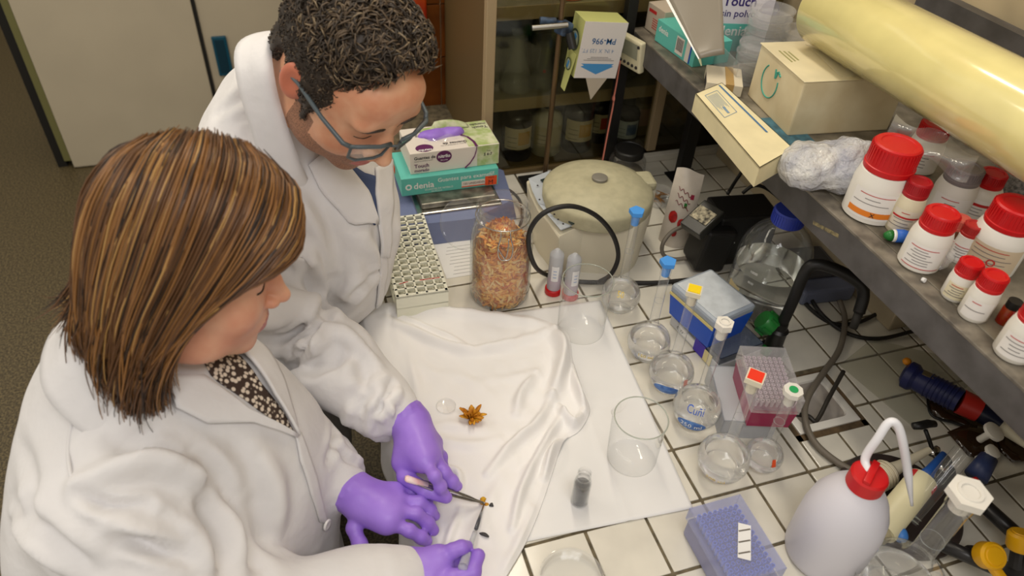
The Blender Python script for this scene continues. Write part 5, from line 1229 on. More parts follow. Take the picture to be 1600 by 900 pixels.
def frust(c, b, t, h): 
    vs = [Vector(c) + R3 @ Vector((sx * s[0] / 2, sy * s[1] / 2, z)) for s, z in ((b, 0), (t, h)) for sx, sy in ((-1, -1), (1, -1), (1, 1), (-1, 1))]
    return vs, [(3, 2, 1, 0), (4, 5, 6, 7), (0, 1, 5, 4), (1, 2, 6, 5), (2, 3, 7, 6), (3, 0, 4, 7)]
vs, fs = frust((.478, .332, .0395), (.088, .108), (.100, .120), .055); MB().add(vs, fs).build('body', M_blue, bx_, world=True)
rbox((.478, .332, .104), (.102, .122, .020), rz, mat('cloudy_lid', (186, 196, 206), .35, trans=.35), 'lid', bx_, .006); rbox((.478, .332, .1145), (.088, .108, .0015), rz, mat('lid_inset', (204, 210, 214), .4, noise=.08, nscale=40), 'lid_inset', bx_, .0005)
q = Vector((.478, .332, .093)) + R3 @ Vector((-.0505, 0, 0)); rbox(q, (.002, .118, .006), rz, mat('yellowed_tape', (212, 196, 130), .5), 'tape', bx_, 0)

tl = thing('box_lid', 'empty translucent box lid lying under the magenta tip box', 'box', (.452, .150, 0), group='tip boxes'); rz = -.32
shell((.452, .150, .0215), (.092, .128, .043), rz, M_frost, 'lid', tl, .002); R3 = Euler((0, 0, rz)).to_matrix()
mg = thing('tip_box', 'magenta tip box with clear lid full of pipette tips', 'box', (.470, .125, .0435), group='tip boxes'); M_mag = mat('magenta_plastic', (150, 16, 72), .3)
vs, fs = frust((.470, .125, .0435), (.070, .108), (.076, .116), .042); MB().add(vs, fs).build('body', M_mag, mg, world=True); shell((.470, .125, .101), (.079, .120, .034), rz, M_pglass, 'lid', mg, .0014); rbox((.47, .125, .087), (.072, .11, .003), rz, mat('magenta_deck', (140, 60, 100), .4), 'deck', mg, 0)
tips((.470, .125, .0885), rz, 8, 12, .0088, .0034, .014, mat('natural_tip', (214, 190, 204), .3), mg)
ft = thing('tip_box', 'frosted box of blue pipette tips with taped paper strip at the front', 'box', (.284, -.103, 0), group='tip boxes'); rz = .01
rbox((.284, -.103, .02), (.082, .118, .04), rz, mat('lilac_frost', (176, 178, 214), .4, trans=.4), 'body', ft, .004); shell((.284, -.103, .0525), (.086, .122, .027), rz, glassmat('bluish_frost', (238, 240, 252), base=.04, edge=.35, rough=.25, body=.12), 'lid', ft, .0015)
tips((.284, -.103, .0405), rz, 8, 12, .0088, .0036, .018, mat('blue_tip', (84, 128, 226), .35), ft)
q = Vector((.291, -.112, .0665)); st_ = MB().box(q, (.018, .056, .0004), (0, 0, -.55)).build('paper_strip', M_paper, ft, world=True)
for k in (-1, 0, 1): MB().box(q + Euler((0, 0, -.55)).to_matrix() @ Vector((0, k * .018, .0004)), (.018, .0022, .0003), (0, 0, -.1)).build('pen_line', mat('pen_grey', (110, 104, 96), .8), st_, world=True)

# ---------------------------------------------------------------- tap, hoses, loose rod, acrylic sheet
tp = thing('gooseneck_tap', 'black gooseneck laboratory tap with green handle', 'tap', P(1205, 547))
b = P(1205, 547); MB().lathe([(0, 0), (.024, 0), (.024, .006), (.017, .01), (.016, .05), (.018, .055), (.013, .06), (.012, .075)], 24, b).build('body', M_blackp, tp, smooth=40, world=True)
top_ = [b + Vector((0, 0, .05)), b + Vector((.004, 0, .12)), b + Vector((.008, .002, .195)), b + Vector((.02, -.004, .214)), b + Vector((.05, -.025, .212)), b + Vector((.083, -.05, .196)), b + Vector((.092, -.062, .175)), b + Vector((.088, -.072, .145))]
MB().tube(bez(top_, 8), .0105, 12).build('spout', M_blackp, tp, smooth=True, world=True); e = top_[-1]; MB().tube([e, e + Vector((-.006, -.008, -.03))], [.008, .007], 12).build('hose_nozzle', mat('rubber_grey', (50, 48, 44), .6), tp, smooth=True, world=True)
mb = MB(); ax_ = Vector((-.55, .35, .45)).normalized(); hb = b + Vector((-.006, .004, .052)); Rq = ax_.to_track_quat('Z', 'Y').to_matrix()
mb.lathe([(0, 0), (.014, 0), (.021, .004), (.022, .022), (.019, .028), (0, .029)], 24, hb + ax_ * .008, Rq)
for k in range(6): mb.box(hb + ax_ * .022 + Rq @ Vector((.021 * math.cos(k * 1.047), .021 * math.sin(k * 1.047), 0)), (.006, .006, .02), Rq)
mb.build('handle', M_green, tp, smooth=40, world=True); MB().lathe([(0, 0), (.010, 0), (.010, .012), (0, .014)], 16, b + Vector((-.018, -.006, .004))).build('flow_plug', M_green, tp, smooth=40, world=True)
cable('bench_cable', 'upper black cable running from the water bottle under the shelf', [(1245, 445, .006), (1262, 478, .005), (1300, 505, .005), (1340, 504, .006), (1375, 488, .008), (1402, 479, .012)], .0042, M_cable)
cable('bench_cable', 'lower black cable crossing the tiles under the shelf', [(1258, 452, .012), (1285, 492, .012), (1325, 521, .006), (1375, 529, .006), (1440, 514, .012)], .0042, M_cable)
cable('rubber_hose', 'long grey rubber hose curving across the drain sink', [(1312, 470, .03), (1320, 500, .016), (1312, 545, .008), (1285, 585, .008), (1262, 622, .012), (1258, 655, .014), (1272, 690, .010), (1305, 720, .009), (1350, 745, .009)], .0058, M_gcable)
tag(MB().tube(bez([P(1232, 646, .006), P(1262, 650, .002), P(1276, 657, -.002), P(1295, 622, .012), P(1318, 580, .03)], 6), .0042, 8).build('bent_rod', mat('dull_rod', (52, 48, 42), .4), None, smooth=True), 'bent dark metal rod lying in the drain sink', 'rod')
ac = thing('acrylic_sheet', 'thin clear acrylic sheet lying on the tiles', 'sheet', P(1420, 610)); mb = MB(); q4 = [P(1362, 531, .002), P(1312, 571, .002), P(1432, 672, .002), P(1545, 575, .002)]
mb.add([v for v in q4] + [v + Vector((0, 0, .003)) for v in q4], [(3, 2, 1, 0), (4, 5, 6, 7), (0, 1, 5, 4), (1, 2, 6, 5), (2, 3, 7, 6), (3, 0, 4, 7)]); mb.build('sheet', glassmat('acrylic', (248, 248, 244), base=.03, edge=.35, body=.05), ac, world=True)
eb = thing('small_scale', 'low grey-blue scale pushed under the shelf', 'scale', (.85, .42, 0)); MB().box((.796, .43, .018), (.12, .15, .036), (0, 0, -.1), bev=.006).build('housing', mat('dusky_blue', (108, 114, 136), .5), eb, world=True); MB().box((.80, .445, .039), (.09, .10, .006), (0, 0, -.1), bev=.002).build('plate', mat('dark_plate', (70, 70, 74), .4), eb, world=True)

# ---------------------------------------------------------------- wash bottle
wbt = thing('wash_bottle', 'white translucent wash bottle with red cap and bent spout', 'bottle', P(1284, 862)); R_ = .057
MB().lathe([(0, 0), (R_ * .9, 0), (R_ * .98, .005), (R_, .014), (R_ * 1.01, .06), (R_, .09), (R_ * .93, .12), (R_ * .76, .145), (R_ * .56, .163), (R_ * .42, .172), (R_ * .39, .178)], 48).build('body', mat('milky_polyethylene', (222, 220, 228), .4, trans=.12), wbt, smooth=45)
mb = MB().lathe([(.0235, .174), (.0245, .175), (.0245, .196), (.022, .199), (.016, .200), (0, .200)], 32)
mb.box((0, 0, .2015), (.044, .010, .007), (0, 0, .6), bev=.002); mb.build('cap', M_red, wbt, smooth=35)
tb_ = Vector(P(1284, 862)); MB().tube(bez([tb_ + Vector((0, 0, .195)), P(1352, 716, .205), P(1372, 684, .24), P(1388, 661, .262), P(1401, 663, .262), P(1410, 688, .24), P(1418, 735, .19), P(1425, 790, .14)], 8), [.0058] * 50 + [.0052, .0046, .004, .0034, .0028, .0024, .002], 12).build('spout', mat('white_polyethylene', (230, 230, 234), .35), wbt, smooth=True, world=True)

# ---------------------------------------------------------------- stand base, pipettes and clutter in the right corner
sb = thing('stand_base', 'dark brown round stand base lying under the pipettes', 'stand', (.600, -.095, 0)); MB().lathe([(0, 0), (.093, 0), (.095, .002), (.095, .009), (.092, .012), (0, .012)], 56, (.600, -.095, 0)).build('disc', mat('dark_brown_lacquer', (58, 48, 44), .5, noise=.2, nscale=30), sb, smooth=40, world=True)
pw = thing('bulb_pipette', 'cream cylindrical pipette filler with red band and blue buttons', 'pipette', (.55, -.10, .012)); a, b = P(1443, 748, .075), P(1376, 830, .050)
MB().tube([a, a.lerp(b, .02), a.lerp(b, .97), b], [.018, .0215, .0225, .0215], 24).build('barrel', mat('cream_barrel', (222, 214, 176), .4), pw, smooth=35, world=True)
d = (b - a).normalized(); MB().rod(b, b + d * .012, .017, .015, 20).build('end_collar', mat('khaki_collar', (170, 160, 130), .5), pw, smooth=35, world=True); MB().rod(b + d * .010, b + d * .030, .008, .008, 14).build('plunger', mat('cream_barrel', (222, 214, 176)), pw, smooth=35, world=True)
MB().rod(b + d * .028, b + d * .040, .013, .0125, 20).build('button', mat('mid_blue', (60, 118, 190), .4), pw, smooth=35, world=True); x_, y_ = basis(d)
s2 = Vector((.8, -.5, .1)).normalized(); MB().tube(bez([b + s2 * .012 - d * .012, b + s2 * .024 - d * .004, b + s2 * .034 + d * .012], 4), [.004, .006, .0075, .009, .010, .010, .010, .009, .006], 12).build('lever', mat('mid_blue', (60, 118, 190)), pw, smooth=True, world=True)
pr_ = MB(); pr_.patch(lambda u, w: (a.lerp(b, .03 + .13 * w)) + (x_ * math.cos(2.2 + 1.5 * u) + y_ * math.sin(2.2 + 1.5 * u)) * .0219, 8, 3); pr_.build('red_band', M_red2, pw, smooth=True, world=True)
pr_ = MB(); pr_.patch(lambda u, w: (a.lerp(b, .03 + .13 * w)) + (x_ * math.cos(-1.0 + 1.5 * u) + y_ * math.sin(-1.0 + 1.5 * u)) * .0219, 8, 3); pr_.build('red_band', M_red2, pw, smooth=True, world=True)
MB().tube([a, a - d * .02, a - d * .06], [.012, .008, .005], 14).build('blue_tip', mat('deep_blue', (40, 90, 170), .4), pw, smooth=True, world=True)
gt = thing('glass_tube', 'wide clear glass tube leaning across the stand base', 'tube', P(1418, 812, .03)); a, b = P(1506, 706, .13), P(1418, 812, .045); d = (b - a).normalized(); x_, y_ = basis(d)
mb = MB(); mb.patch(lambda u, w: a.lerp(b, w) + (x_ * math.cos(6.2832 * u) + y_ * math.sin(6.2832 * u)) * .0145, 28, 8); mb.build('tube', M_glass, gt, smooth=True, world=True)
for w in (.97, .92): MB().tube([a.lerp(b, w) + (x_ * math.cos(q) + y_ * math.sin(q)) * .0146 for q in np.linspace(0, 6.2832, 29)[:-1]], .0008, 5, closed=True).build('bead', mat('rim_glass', (206, 212, 200)), gt, smooth=True, world=True)
ck = thing('bosshead_clamp', 'chrome clamp with black thumbscrew beside the wash bottle', 'clamp', P(1474, 738, 0)); a = P(1456, 700, .05); b = P(1478, 735, .03); M_chr = mat('chrome', (196, 192, 184), .18, metal=1.0)
MB().tube(bez([a, a.lerp(b, .3), a.lerp(b, .6), b], 4), [.010, .012, .013, .012, .009, .008, .008, .009, .012, .015, .015, .014, .012], 10, flat=.7).build('jaw', M_chr, ck, smooth=True, world=True)
MB().rod(P(1470, 722, .046), P(1482, 716, .052), .011, .009, 16).build('jaw_hole', M_black, ck, world=True); MB().tube([a, P(1450, 682, .066), P(1446, 672, .075)], [.0035, .0035, .0035], 10).build('screw', M_blackp, ck, smooth=True, world=True)
c_ = P(1444, 664, .082); MB().tube([c_ + Vector((-.020, .003, 0)), c_ + Vector((-.008, 0, .001)), c_ + Vector((.008, 0, .001)), c_ + Vector((.020, -.003, 0))], [.006, .0075, .0075, .006], 10, flat=.8).build('thumbscrew', M_blackp, ck, smooth=True, world=True)
MB().rod(b, P(1478, 752, .0), .014, .016, 12).build('foot', M_blackp, ck, smooth=40, world=True)
fn_ = thing('plastic_adapter', 'cream plastic hose adapter with ribbed end behind the red cap', 'adapter', P(1375, 755, 0)); a, b = P(1362, 752, .028), P(1452, 703, .05)
MB().tube([a, a.lerp(b, .05), a.lerp(b, .3), a.lerp(b, .36), a.lerp(b, .5), b], [.018, .022, .020, .012, .009, .0055], 20).build('body', mat('ivory_plastic', (214, 204, 178), .45), fn_, smooth=35, world=True)
for k in range(5): 
    q = a.lerp(b, .06 + .05 * k); d = (b - a).normalized(); x_, y_ = basis(d); MB().tube([q + (x_ * math.cos(t) + y_ * math.sin(t)) * .0218 for t in np.linspace(0, 6.2832, 25)[:-1]], .0014, 5, closed=True).build('rib', mat('ivory_plastic', (214, 204, 178)), fn_, smooth=True, world=True)
pc_ = thing('pipette_controller', 'dark blue pipette controller with red collar lying under the shelf', 'pipette', (.80, .07, 0)); M_nvy = mat('navy_plastic', (30, 36, 84), .4)
a, b, c_, e = P(1412, 582, .042), P(1500, 627, .052), P(1530, 641, .050), P(1562, 662, .045)
MB().tube([a, a.lerp(b, .06), a.lerp(b, .18), a.lerp(b, .25), a.lerp(b, .5), b], [.016, .026, .026, .021, .022, .021], 20).build('grip', M_nvy, pc_, smooth=35, world=True)
for k in range(7):
    q = a.lerp(b, .45 + .075 * k); d = (b - a).normalized(); x_, y_ = basis(d); MB().tube([q + (x_ * math.cos(t) + y_ * math.sin(t)) * .0222 for t in np.linspace(0, 6.2832, 21)[:-1]], .0013, 5, closed=True).build('rib', M_nvy, pc_, smooth=True, world=True)
MB().rod(b, c_, .0225, .0215, 20).build('red_collar', mat('dull_red', (170, 38, 30), .4), pc_, smooth=35, world=True); MB().rod(c_, e, .019, .017, 20).build('nose', mat('navy_dark', (18, 22, 44), .35), pc_, smooth=35, world=True)
g_ = P(1615, 705, .03); MB().tube([e, e.lerp(g_, .3), g_], [.012, .011, .004], 14).build('tip', M_nat, pc_, smooth=35, world=True)
MB().lathe([(0, -.006), (.006, -.004), (.008, 0), (.006, .005), (0, .007)], 12, P(1417, 565, .06)).build('orange_button', mat('amber_button', (222, 140, 26), .4), pc_, smooth=True, world=True)
MB().box(a.lerp(b, .42) + Vector((0, 0, .021)), (.03, .012, .002), (0, 0, -1.0)).build('display', mat('dim_display', (96, 84, 60), .3), pc_, world=True)
bgm = thing('plastic_sleeve', 'crumpled clear plastic sleeve with blue edge beside the pipette controller', 'sleeve', P(1500, 585, 0))
mb = MB(); mb.patch(lambda u, w: P(1462 + 60 * u - 6 * w, 548 + 55 * u + 34 * w, .012 + .02 * math.sin(3 * u + 2 * w) ** 2), 14, 8); mb.build('film', M_pglass, bgm, smooth=True, world=True); MB().tube(bez([P(1475, 560, .02), P(1500, 582, .025), P(1520, 600, .02)], 5), .004, 8, flat=.4).build('blue_edge', M_nvy, bgm, smooth=True, world=True)
MB().tube(bez([P(1460, 543, .02), P(1500, 580, .03), P(1530, 610, .03), P(1600, 680, .03)], 6), .003, 6).build('stick', M_nat, bgm, smooth=True, world=True)
vis = thing('smoked_visor', 'pair of smoky brown safety visor pieces in the right corner', 'visor', P(1530, 690, 0)); M_vis = glassmat('smoked_brown', (92, 66, 44), base=.06, edge=.4, body=.3)
def slab(px, z, m, name, parent, th=.002, dome=.006):
    pts = [P(u, v, z) for u, v in px]; c = sum(pts, Vector()) / len(pts); n = len(pts); mb = MB(); mid = [c.lerp(p, .55) + Vector((0, 0, dome * .7)) for p in pts]
    mb.add(pts + mid + [c + Vector((0, 0, dome))], [(i, (i + 1) % n, n + (i + 1) % n, n + i) for i in range(n)] + [(n + i, n + (i + 1) % n, 2 * n) for i in range(n)]); return mb.build(name, m, parent, smooth=True, world=True, solid=th)
slab([(1449, 612), (1466, 614), (1500, 632), (1532, 650), (1548, 672), (1540, 690), (1508, 668), (1490, 660), (1466, 656), (1452, 638)], .004, M_vis, 'lens', vis); slab([(1480, 676), (1510, 664), (1545, 668), (1560, 700), (1540, 722), (1512, 712)], .012, M_vis, 'lens', vis); slab([(1565, 660), (1605, 665), (1620, 720), (1580, 722), (1556, 700)], .006, M_vis, 'lens', vis)
MB().tube(bez([P(1449, 612, .005), P(1455, 648, .005), P(1490, 660, .006), P(1510, 668, .008)], 5), .0025, 6).build('frame', M_blackp, vis, smooth=True, world=True)
for (u, v_), rr in (((1552, 675), .017), ((1550, 706), .012)):
    c_ = P(u, v_, .055); MB().lathe([(0, -.03), (.006, -.03), (.006, -.004), (rr, -.002), (rr, .004), (rr * .7, .006), (0, .0055)], 20, c_, (.25, .2, 0)).build('white_knob', M_white, vis, smooth=40, world=True)
mb = MB(); mb.tube([P(1545, 715, .045), P(1525, 745, .03)], [.014, .018], 14); mb.build('blue_strut', mat('slate_blue', (56, 68, 110), .4), vis, smooth=True, world=True)
rg = thing('gas_taps', 'black gas tap pillar with two yellow handles at the right edge', 'tap', P(1575, 905)); M_bk = mat('black_brass', (30, 28, 28), .35)
MB().tube([P(1470, 850, .05), P(1520, 872, .05), P(1560, 890, .05)], .0105, 14).build('pipe', M_bk, rg, smooth=True, world=True); MB().tube([P(1516, 770, .05), P(1560, 810, .05), P(1600, 846, .05)], .0115, 14).build('pipe', M_bk, rg, smooth=True, world=True); MB().lathe([(0, 0), (.024, 0), (.022, .01), (.02, .08), (.014, .09), (0, .09)], 20, P(1588, 905)).build('pillar', M_bk, rg, smooth=40, world=True)
for c_, rot_ in ((P(1545, 868, .075), (.5, -.3, .2)), (P(1596, 846, .07), (-.2, .5, .9))):
    Rr = Euler(rot_).to_matrix(); mb = MB(); mb.lathe([(0, -.012), (.017, -.012), (.019, -.008), (.019, .010), (.016, .014), (.013, .0135), (.012, .015), (0, .015)], 24, c_, Rr); mb.box(c_ + Rr @ Vector((-.004, -.026, -.002)), (.014, .03, .014), Rr, bev=.004); mb.build('handle', mat('yellow_handle', (226, 168, 16), .4), rg, smooth=35, world=True)
    MB().rod(c_ - Rr @ Vector((0, 0, .012)), c_ - Rr @ Vector((0, 0, .04)), .012, .012, 14).build('stem', M_bk, rg, world=True)
MB().lathe([(0, 0), (.004, 0), (.006, .02), (.005, .03), (0, .032)], 10, P(1500, 760, .04), (.3, .4, 0)).build('red_plug', M_red, rg, smooth=True, world=True)

# ---------------------------------------------------------------- steel shelf above the bench
ZS = .366; M_board = mat('grimy_shelf_board', (138, 130, 114), .5, noise=.35, nscale=18, rgb2=(82, 76, 64), ndetail=6)
sh = thing('steel_shelf', 'dark grey steel shelf frame running above the bench on the right', 'shelf', (.72, .2, 0))
XS = .557
MB().span((XS, -1.2, .309), (XS + .006, .975, .362), bev=.001).build('front_rail', M_iron, sh, world=True); MB().span((XS, -1.2, .3595), (XS + .03, .975, .365), bev=.001).build('front_flange', mat('worn_grey_paint', (132, 124, 110), .45, noise=.4, nscale=30, rgb2=(86, 80, 72)), sh, world=True)
MB().span((XS + .03, -1.2, .354), (.985, .975, ZS), bev=.001).build('board', M_board, sh, world=True)
MB().span((.965, -1.2, .30), (.985, .975, .353)).build('rear_rail', M_iron, sh, world=True)
MB().span((.96, -1.2, ZS), (.985, .60, .56)).build('back_board', M_iron, sh, world=True)
MB().span((.533, .955, 0), (XS, .978, .62), bev=.001).build('end_post', M_ironb, sh, world=True)
MB().span((.705, .872, .004), (.738, .895, .354), bev=.001).build('leg', M_ironb, sh, world=True); MB().span((.682, .848, 0), (.765, .905, .004), bev=.001).build('foot_plate', M_ironb, sh, world=True)
MB().span((.705, -1.1, .004), (.738, -1.07, .354), bev=.001).build('leg', M_ironb, sh, world=True)
for (u, v_) in ((1268, 340), (1290, 360), (1310, 385)): pass
c_ = P(1290, 358, XS, 0); MB().box(c_, (.0008, .06, .006), (-.25, 0, 0)).build('tape_residue', mat('yellow_residue', (150, 136, 96), .7, noise=.6, nscale=150, rgb2=(80, 76, 62)), sh, world=True)
tk = thing('cable_trunking', 'grey plastic cable trunking along the back of the bench under the shelf', 'trunking', (.92, .3, 0)); MB().span((.862, .25, 0), (.995, .955, .085), bev=.004).build('duct', M_trunk, tk, world=True)

# ---------------------------------------------------------------- reagent bottles
M_inkl = mat('soft_print', (128, 122, 120), .8); M_bw = mat('white_bottle', (226, 222, 212), .4); M_lab = mat('paper_label', (222, 212, 192), .7); M_labw = mat('white_label', (232, 228, 222), .7)
def rbottle(label, base, r, H, capr, capm=None, lab=M_lab, band=None, lines=5, body=None, capH=None, words=(), lab_z=(.12, .58)):
    t = thing('reagent_bottle', label, 'bottle', base, 0, 'reagent bottles on the shelf'); r, capr = r * .76, capr * .78; ch = (capH or H * .30) * .9; hb = H - ch; body = body or M_bw; capm = capm or M_red
    MB().lathe([(0, 0), (r * .9, 0), (r, .003), (r, hb * .72), (r * .96, hb * .82), (capr * 1.05, hb * .97), (capr * .9, hb)], 36).build('bottle', body, t, smooth=40)
    mb = MB(); n = 40; prof = [(capr * 1.02, hb - .001), (capr * 1.04, hb + .002), (capr * 1.04, hb + ch * .18), (capr, hb + ch * .2), (capr * .95, H - .002), (capr * .88, H), (capr * .7, H), (capr * .66, H - .0015), (0, H - .0015)]
    mb.lathe(prof, n)
    for k in range(n):
        a = 2 * math.pi * k / n; mb.box((capr * .985 * math.cos(a), capr * .985 * math.sin(a), hb + ch * .58), (.0012, capr * .07, ch * .62), (0, 0, a))
    mb.build('cap', capm, t, smooth=35)
    a0 = camang(base) + .15; z0, z1 = hb * lab_z[0], hb * (lab_z[1] + .12); lo = wrap_label(t, r, z0, z1, a0, .95, lab)
    if band: wrap_label(t, r, z0 + (z1 - z0) * band[1], z0 + (z1 - z0) * band[2], a0, .95, band[0], 'band', off=.0009)
    rr = random.Random(int(base[0] * 1e4))
    for k in range(lines):
        zz = z1 - (z1 - z0) * (.14 + .8 * k / lines)
        if band and band[1] - .05 < (zz - z0) / (z1 - z0) < band[2] + .08: continue
        h_ = .25 + .5 * rr.random(); wrap_label(t, r, zz, zz + .0011, a0 - .25 + .2 * rr.random(), h_, M_inkl if k else M_red2, 'printed_line', off=.0010)
    for s_, size, zf, m_ in words: wrap_text(t, s_, size, r, z0 + (z1 - z0) * zf, a0, m_, off=.0014, bold=.01)
    return t
S = lambda u, v: P(u, v, ZS)
rbottle('biggest red-capped white bottle with an orange warning band beside the bubble wrap', S(1357, 331), .0545, .122, .0455, band=(mat('hazard_orange', (226, 128, 36), .6), .10, .30), lab=M_labw, capH=.046, words=[('X', .010, .12, M_ink)])
rbottle('slim cream bottle with dark red cap and red-striped label beside the biggest bottle', S(1403, 357), .0275, .086, .0225, mat('dark_red_plastic', (168, 24, 32), .35), band=(M_red2, .62, .70), body=mat('cream_bottle', (220, 210, 180), .4))
rbottle('square-shouldered white bottle with bright red cap and red underline near the blue cap', S(1433, 411), .037, .090, .0295, lab=M_labw, band=(M_red2, .02, .05), lines=7)
rbottle('white bottle with grey screw cap and hazard diamonds behind the red caps', S(1474, 333), .040, .086, .0325, mat('grey_cap', (132, 124, 124), .4), lab=M_labw, lines=4)
rbottle('white bottle with red cap and bold red label bar behind the middle row', S(1518, 335), .035, .078, .025, band=(M_red2, .68, .82), lab=M_labw)
rbottle('big red-capped bottle with beige label at the right edge of photo', S(1538, 412), .050, .104, .040, lab=mat('beige_label', (206, 188, 160), .7), words=[('O', .016, .3, M_red2)], capH=.036)
rbottle('small cream bottle with red cap, left of the front pair', S(1489, 462), .0225, .060, .0195, lab=mat('ivory_label', (222, 212, 180), .7), capH=.021)
rbottle('small white bottle with red cap, right of the front pair', S(1518, 492), .0245, .070, .0205, lab=M_labw, lines=2, capH=.023)
rbottle('red-capped white bottle half wrapped in clear film at the back of shelf', S(1432, 262), .037, .085, .031, lab=M_labw)
rbottle('white bottle cut off by the right edge of the photo at the shelf front', S(1580, 552), .030, .080, .0245, lab=M_labw)
rbottle('small brown bottle with pale red cap squeezed behind the front bottles', S(1476, 392), .0185, .060, .0165, mat('faded_red', (196, 92, 76), .45), body=mat('brown_glass', (96, 58, 34), .25), lab=M_labw)
rbottle('small dark-necked bottle with red cap behind the bright red cap', S(1494, 404), .019, .062, .017, mat('dull_red_cap', (176, 44, 40), .4), lab=M_labw, body=M_bw)
av = thing('amber_vial', 'tiny amber vial with black cap at the shelf front on the far right', 'vial', S(1566, 503)); MB().lathe([(0, 0), (.009, 0), (.0095, .002), (.0095, .024), (.007, .027)], 18).build('glass', mat('amber_glass', (140, 74, 20), .15, noise=.6, nscale=60, rgb2=(150, 20, 14)), av, smooth=40); MB().lathe([(.0085, .026), (.0088, .027), (.0088, .037), (0, .038)], 18).build('cap', M_blackp, av, smooth=35)
gj = thing('green_lidded_jar', 'clear jar with dark green lid under the roll at right', 'jar', S(1578, 300)); MB().lathe([(0, 0), (.036, 0), (.038, .004), (.038, .066), (.033, .072)], 30).build('glass', M_glass, gj, smooth=40); MB().lathe([(0, .004), (.035, .004), (.035, .045), (0, .045)], 20).build('powder', mat('grey_crystals', (140, 132, 124), .7, noise=.5, nscale=200), gj, smooth=40); MB().lathe([(.036, .070), (.038, .071), (.038, .088), (.034, .090), (0, .090)], 30).build('lid', M_green, gj, smooth=35)
mk = thing('blue_marker', 'short blue marker with white stripe lying at the shelf front', 'marker', S(1398, 380)); a, b = S(1378, 375) + Vector((0, 0, .009)), S(1416, 378) + Vector((0, 0, .010))
MB().tube([a, a.lerp(b, .15), a.lerp(b, .3)], [.004, .0075, .009], 14).build('tip', M_green, mk, smooth=True, world=True); MB().tube([a.lerp(b, .3), a.lerp(b, .42)], [.009, .0098], 14).build('stripe', M_wp, mk, smooth=True, world=True); MB().tube([a.lerp(b, .42), a.lerp(b, .8), b], [.0098, .010, .008], 14).build('barrel', mat('marker_blue', (50, 110, 210), .4), mk, smooth=True, world=True)
tag(MB().tube([S(1440, 438) + Vector((0, 0, .002)), S(1444, 441) + Vector((0, 0, .003))], [.003, .0035], 7).build('paper_crumb', M_paper, None), 'tiny white crumb of paper on the shelf edge', 'crumb')
tag(MB().tube(bez([S(1462, 425) + Vector((0, 0, .006)), S(1475, 412) + Vector((0, 0, .012)), S(1490, 398) + Vector((0, 0, .008))], 5), [.004, .007, .009, .008, .009, .010, .008, .007, .006, .005, .003], 8, flat=.5).build('film_scrap', M_pglass, None, smooth=True), 'scrap of crumpled clear film between the small bottles', 'film')

# bubble wrap bundle
s = SDF((.44, .16, ZS - .01), (.74, .42, ZS + .10), .004); c_ = S(1300, 268)
s.ell((.585, .292, ZS + .034), (.062, .048, .034), rot=frame((1, -.3, 0), (.3, 1, 0), None), k=.02); s.ell((.640, .270, ZS + .042), (.060, .045, .038), k=.03); s.ell((.555, .305, ZS + .028), (.036, .040, .028), k=.03)
s.noise(.004, 90, 31); s.noise(.002, 260, 32); v, f = s.mesh(); v[:, 2] = np.maximum(v[:, 2], ZS + .001)
bw = thing('bubble_wrap', 'crumpled bundle wrapped in bubble film beside the white box', 'bubble wrap', (.60, .285, ZS))
M_bub = mat('bubble_film', (238, 236, 230), .12, noise=.35, nscale=22, rgb2=(184, 186, 196), bump=1.0, bscale=130, bdist=.006, trans=.3)
npmesh('bundle', v, f, M_bub, bw)
# flat cream box lid hanging over the rail, white box with green emblem
M_crm = mat('cream_card', (226, 214, 172), .6, noise=.05, nscale=20); M_crm2 = mat('ivory_card', (222, 210, 176), .6, noise=.10, nscale=14, rgb2=(206, 190, 152))
A_, B_, C2, D_ = (P(1087, 146, .408), P(1128, 129, .408), P(1240, 232, .408), P(1187, 262, .408))
cb = thing('carton_lid', 'long cream carton flap tray with blue printed panel overhanging the shelf rail', 'carton', (A_ + B_ + C2 + D_) / 4 - Vector((0, 0, .408 - ZS)))
q4 = [A_, D_, C2, B_]; mb = MB(); mb.add([v - Vector((0, 0, .003)) for v in q4] + q4, [(3, 2, 1, 0), (4, 5, 6, 7), (0, 1, 5, 4), (1, 2, 6, 5), (2, 3, 7, 6), (3, 0, 4, 7)]); mb.build('top_panel', M_crm, cb, world=True)
for i in range(4):
    a, b = q4[i], q4[(i + 1) % 4]; cc_ = sum(q4, Vector()) / 4; n_ = ((a + b) / 2 - cc_).normalized() * -.0015
    lo = Vector((0, 0, -.036)); MB().add([a, b, b + lo, a + lo, a + n_, b + n_, b + lo + n_, a + lo + n_], [(0, 1, 2, 3), (7, 6, 5, 4), (0, 4, 5, 1), (3, 2, 6, 7)]).build('side_panel', M_crm, cb, world=True)
xd = (B_ - A_).normalized(); yd = (A_ - D_).normalized(); ld = (D_ - A_).normalized(); o0 = A_ + ld * .018 + xd * .016
def bar(a, b, w, m, nm='print_line'): 
    d = (b - a).normalized(); s_ = d.cross(Vector((0, 0, 1))) * w / 2; up = Vector((0, 0, .0006)); return MB().add([a - s_ + up, b - s_ + up, b + s_ + up, a + s_ + up], [(0, 1, 2, 3)]).build(nm, m, cb, world=True)
M_bl2 = mat('faded_blue_print', (120, 146, 170), .7); W2, L2 = .036, .085
for a, b in ((o0, o0 + xd * W2), (o0 + xd * W2, o0 + xd * W2 + ld * L2), (o0 + xd * W2 + ld * L2, o0 + ld * L2), (o0 + ld * L2, o0)): bar(a, b, .0012, M_bl2, 'print_frame')
for k in range(9): bar(o0 + xd * (.004 + .0032 * k) + ld * .006, o0 + xd * (.004 + .0032 * k) + ld * (.05 + .006 * (k % 3)), .0009, M_bl2)
bar(o0 + xd * .017 + ld * .055, o0 + xd * .017 + ld * .078, .005, M_bl2)
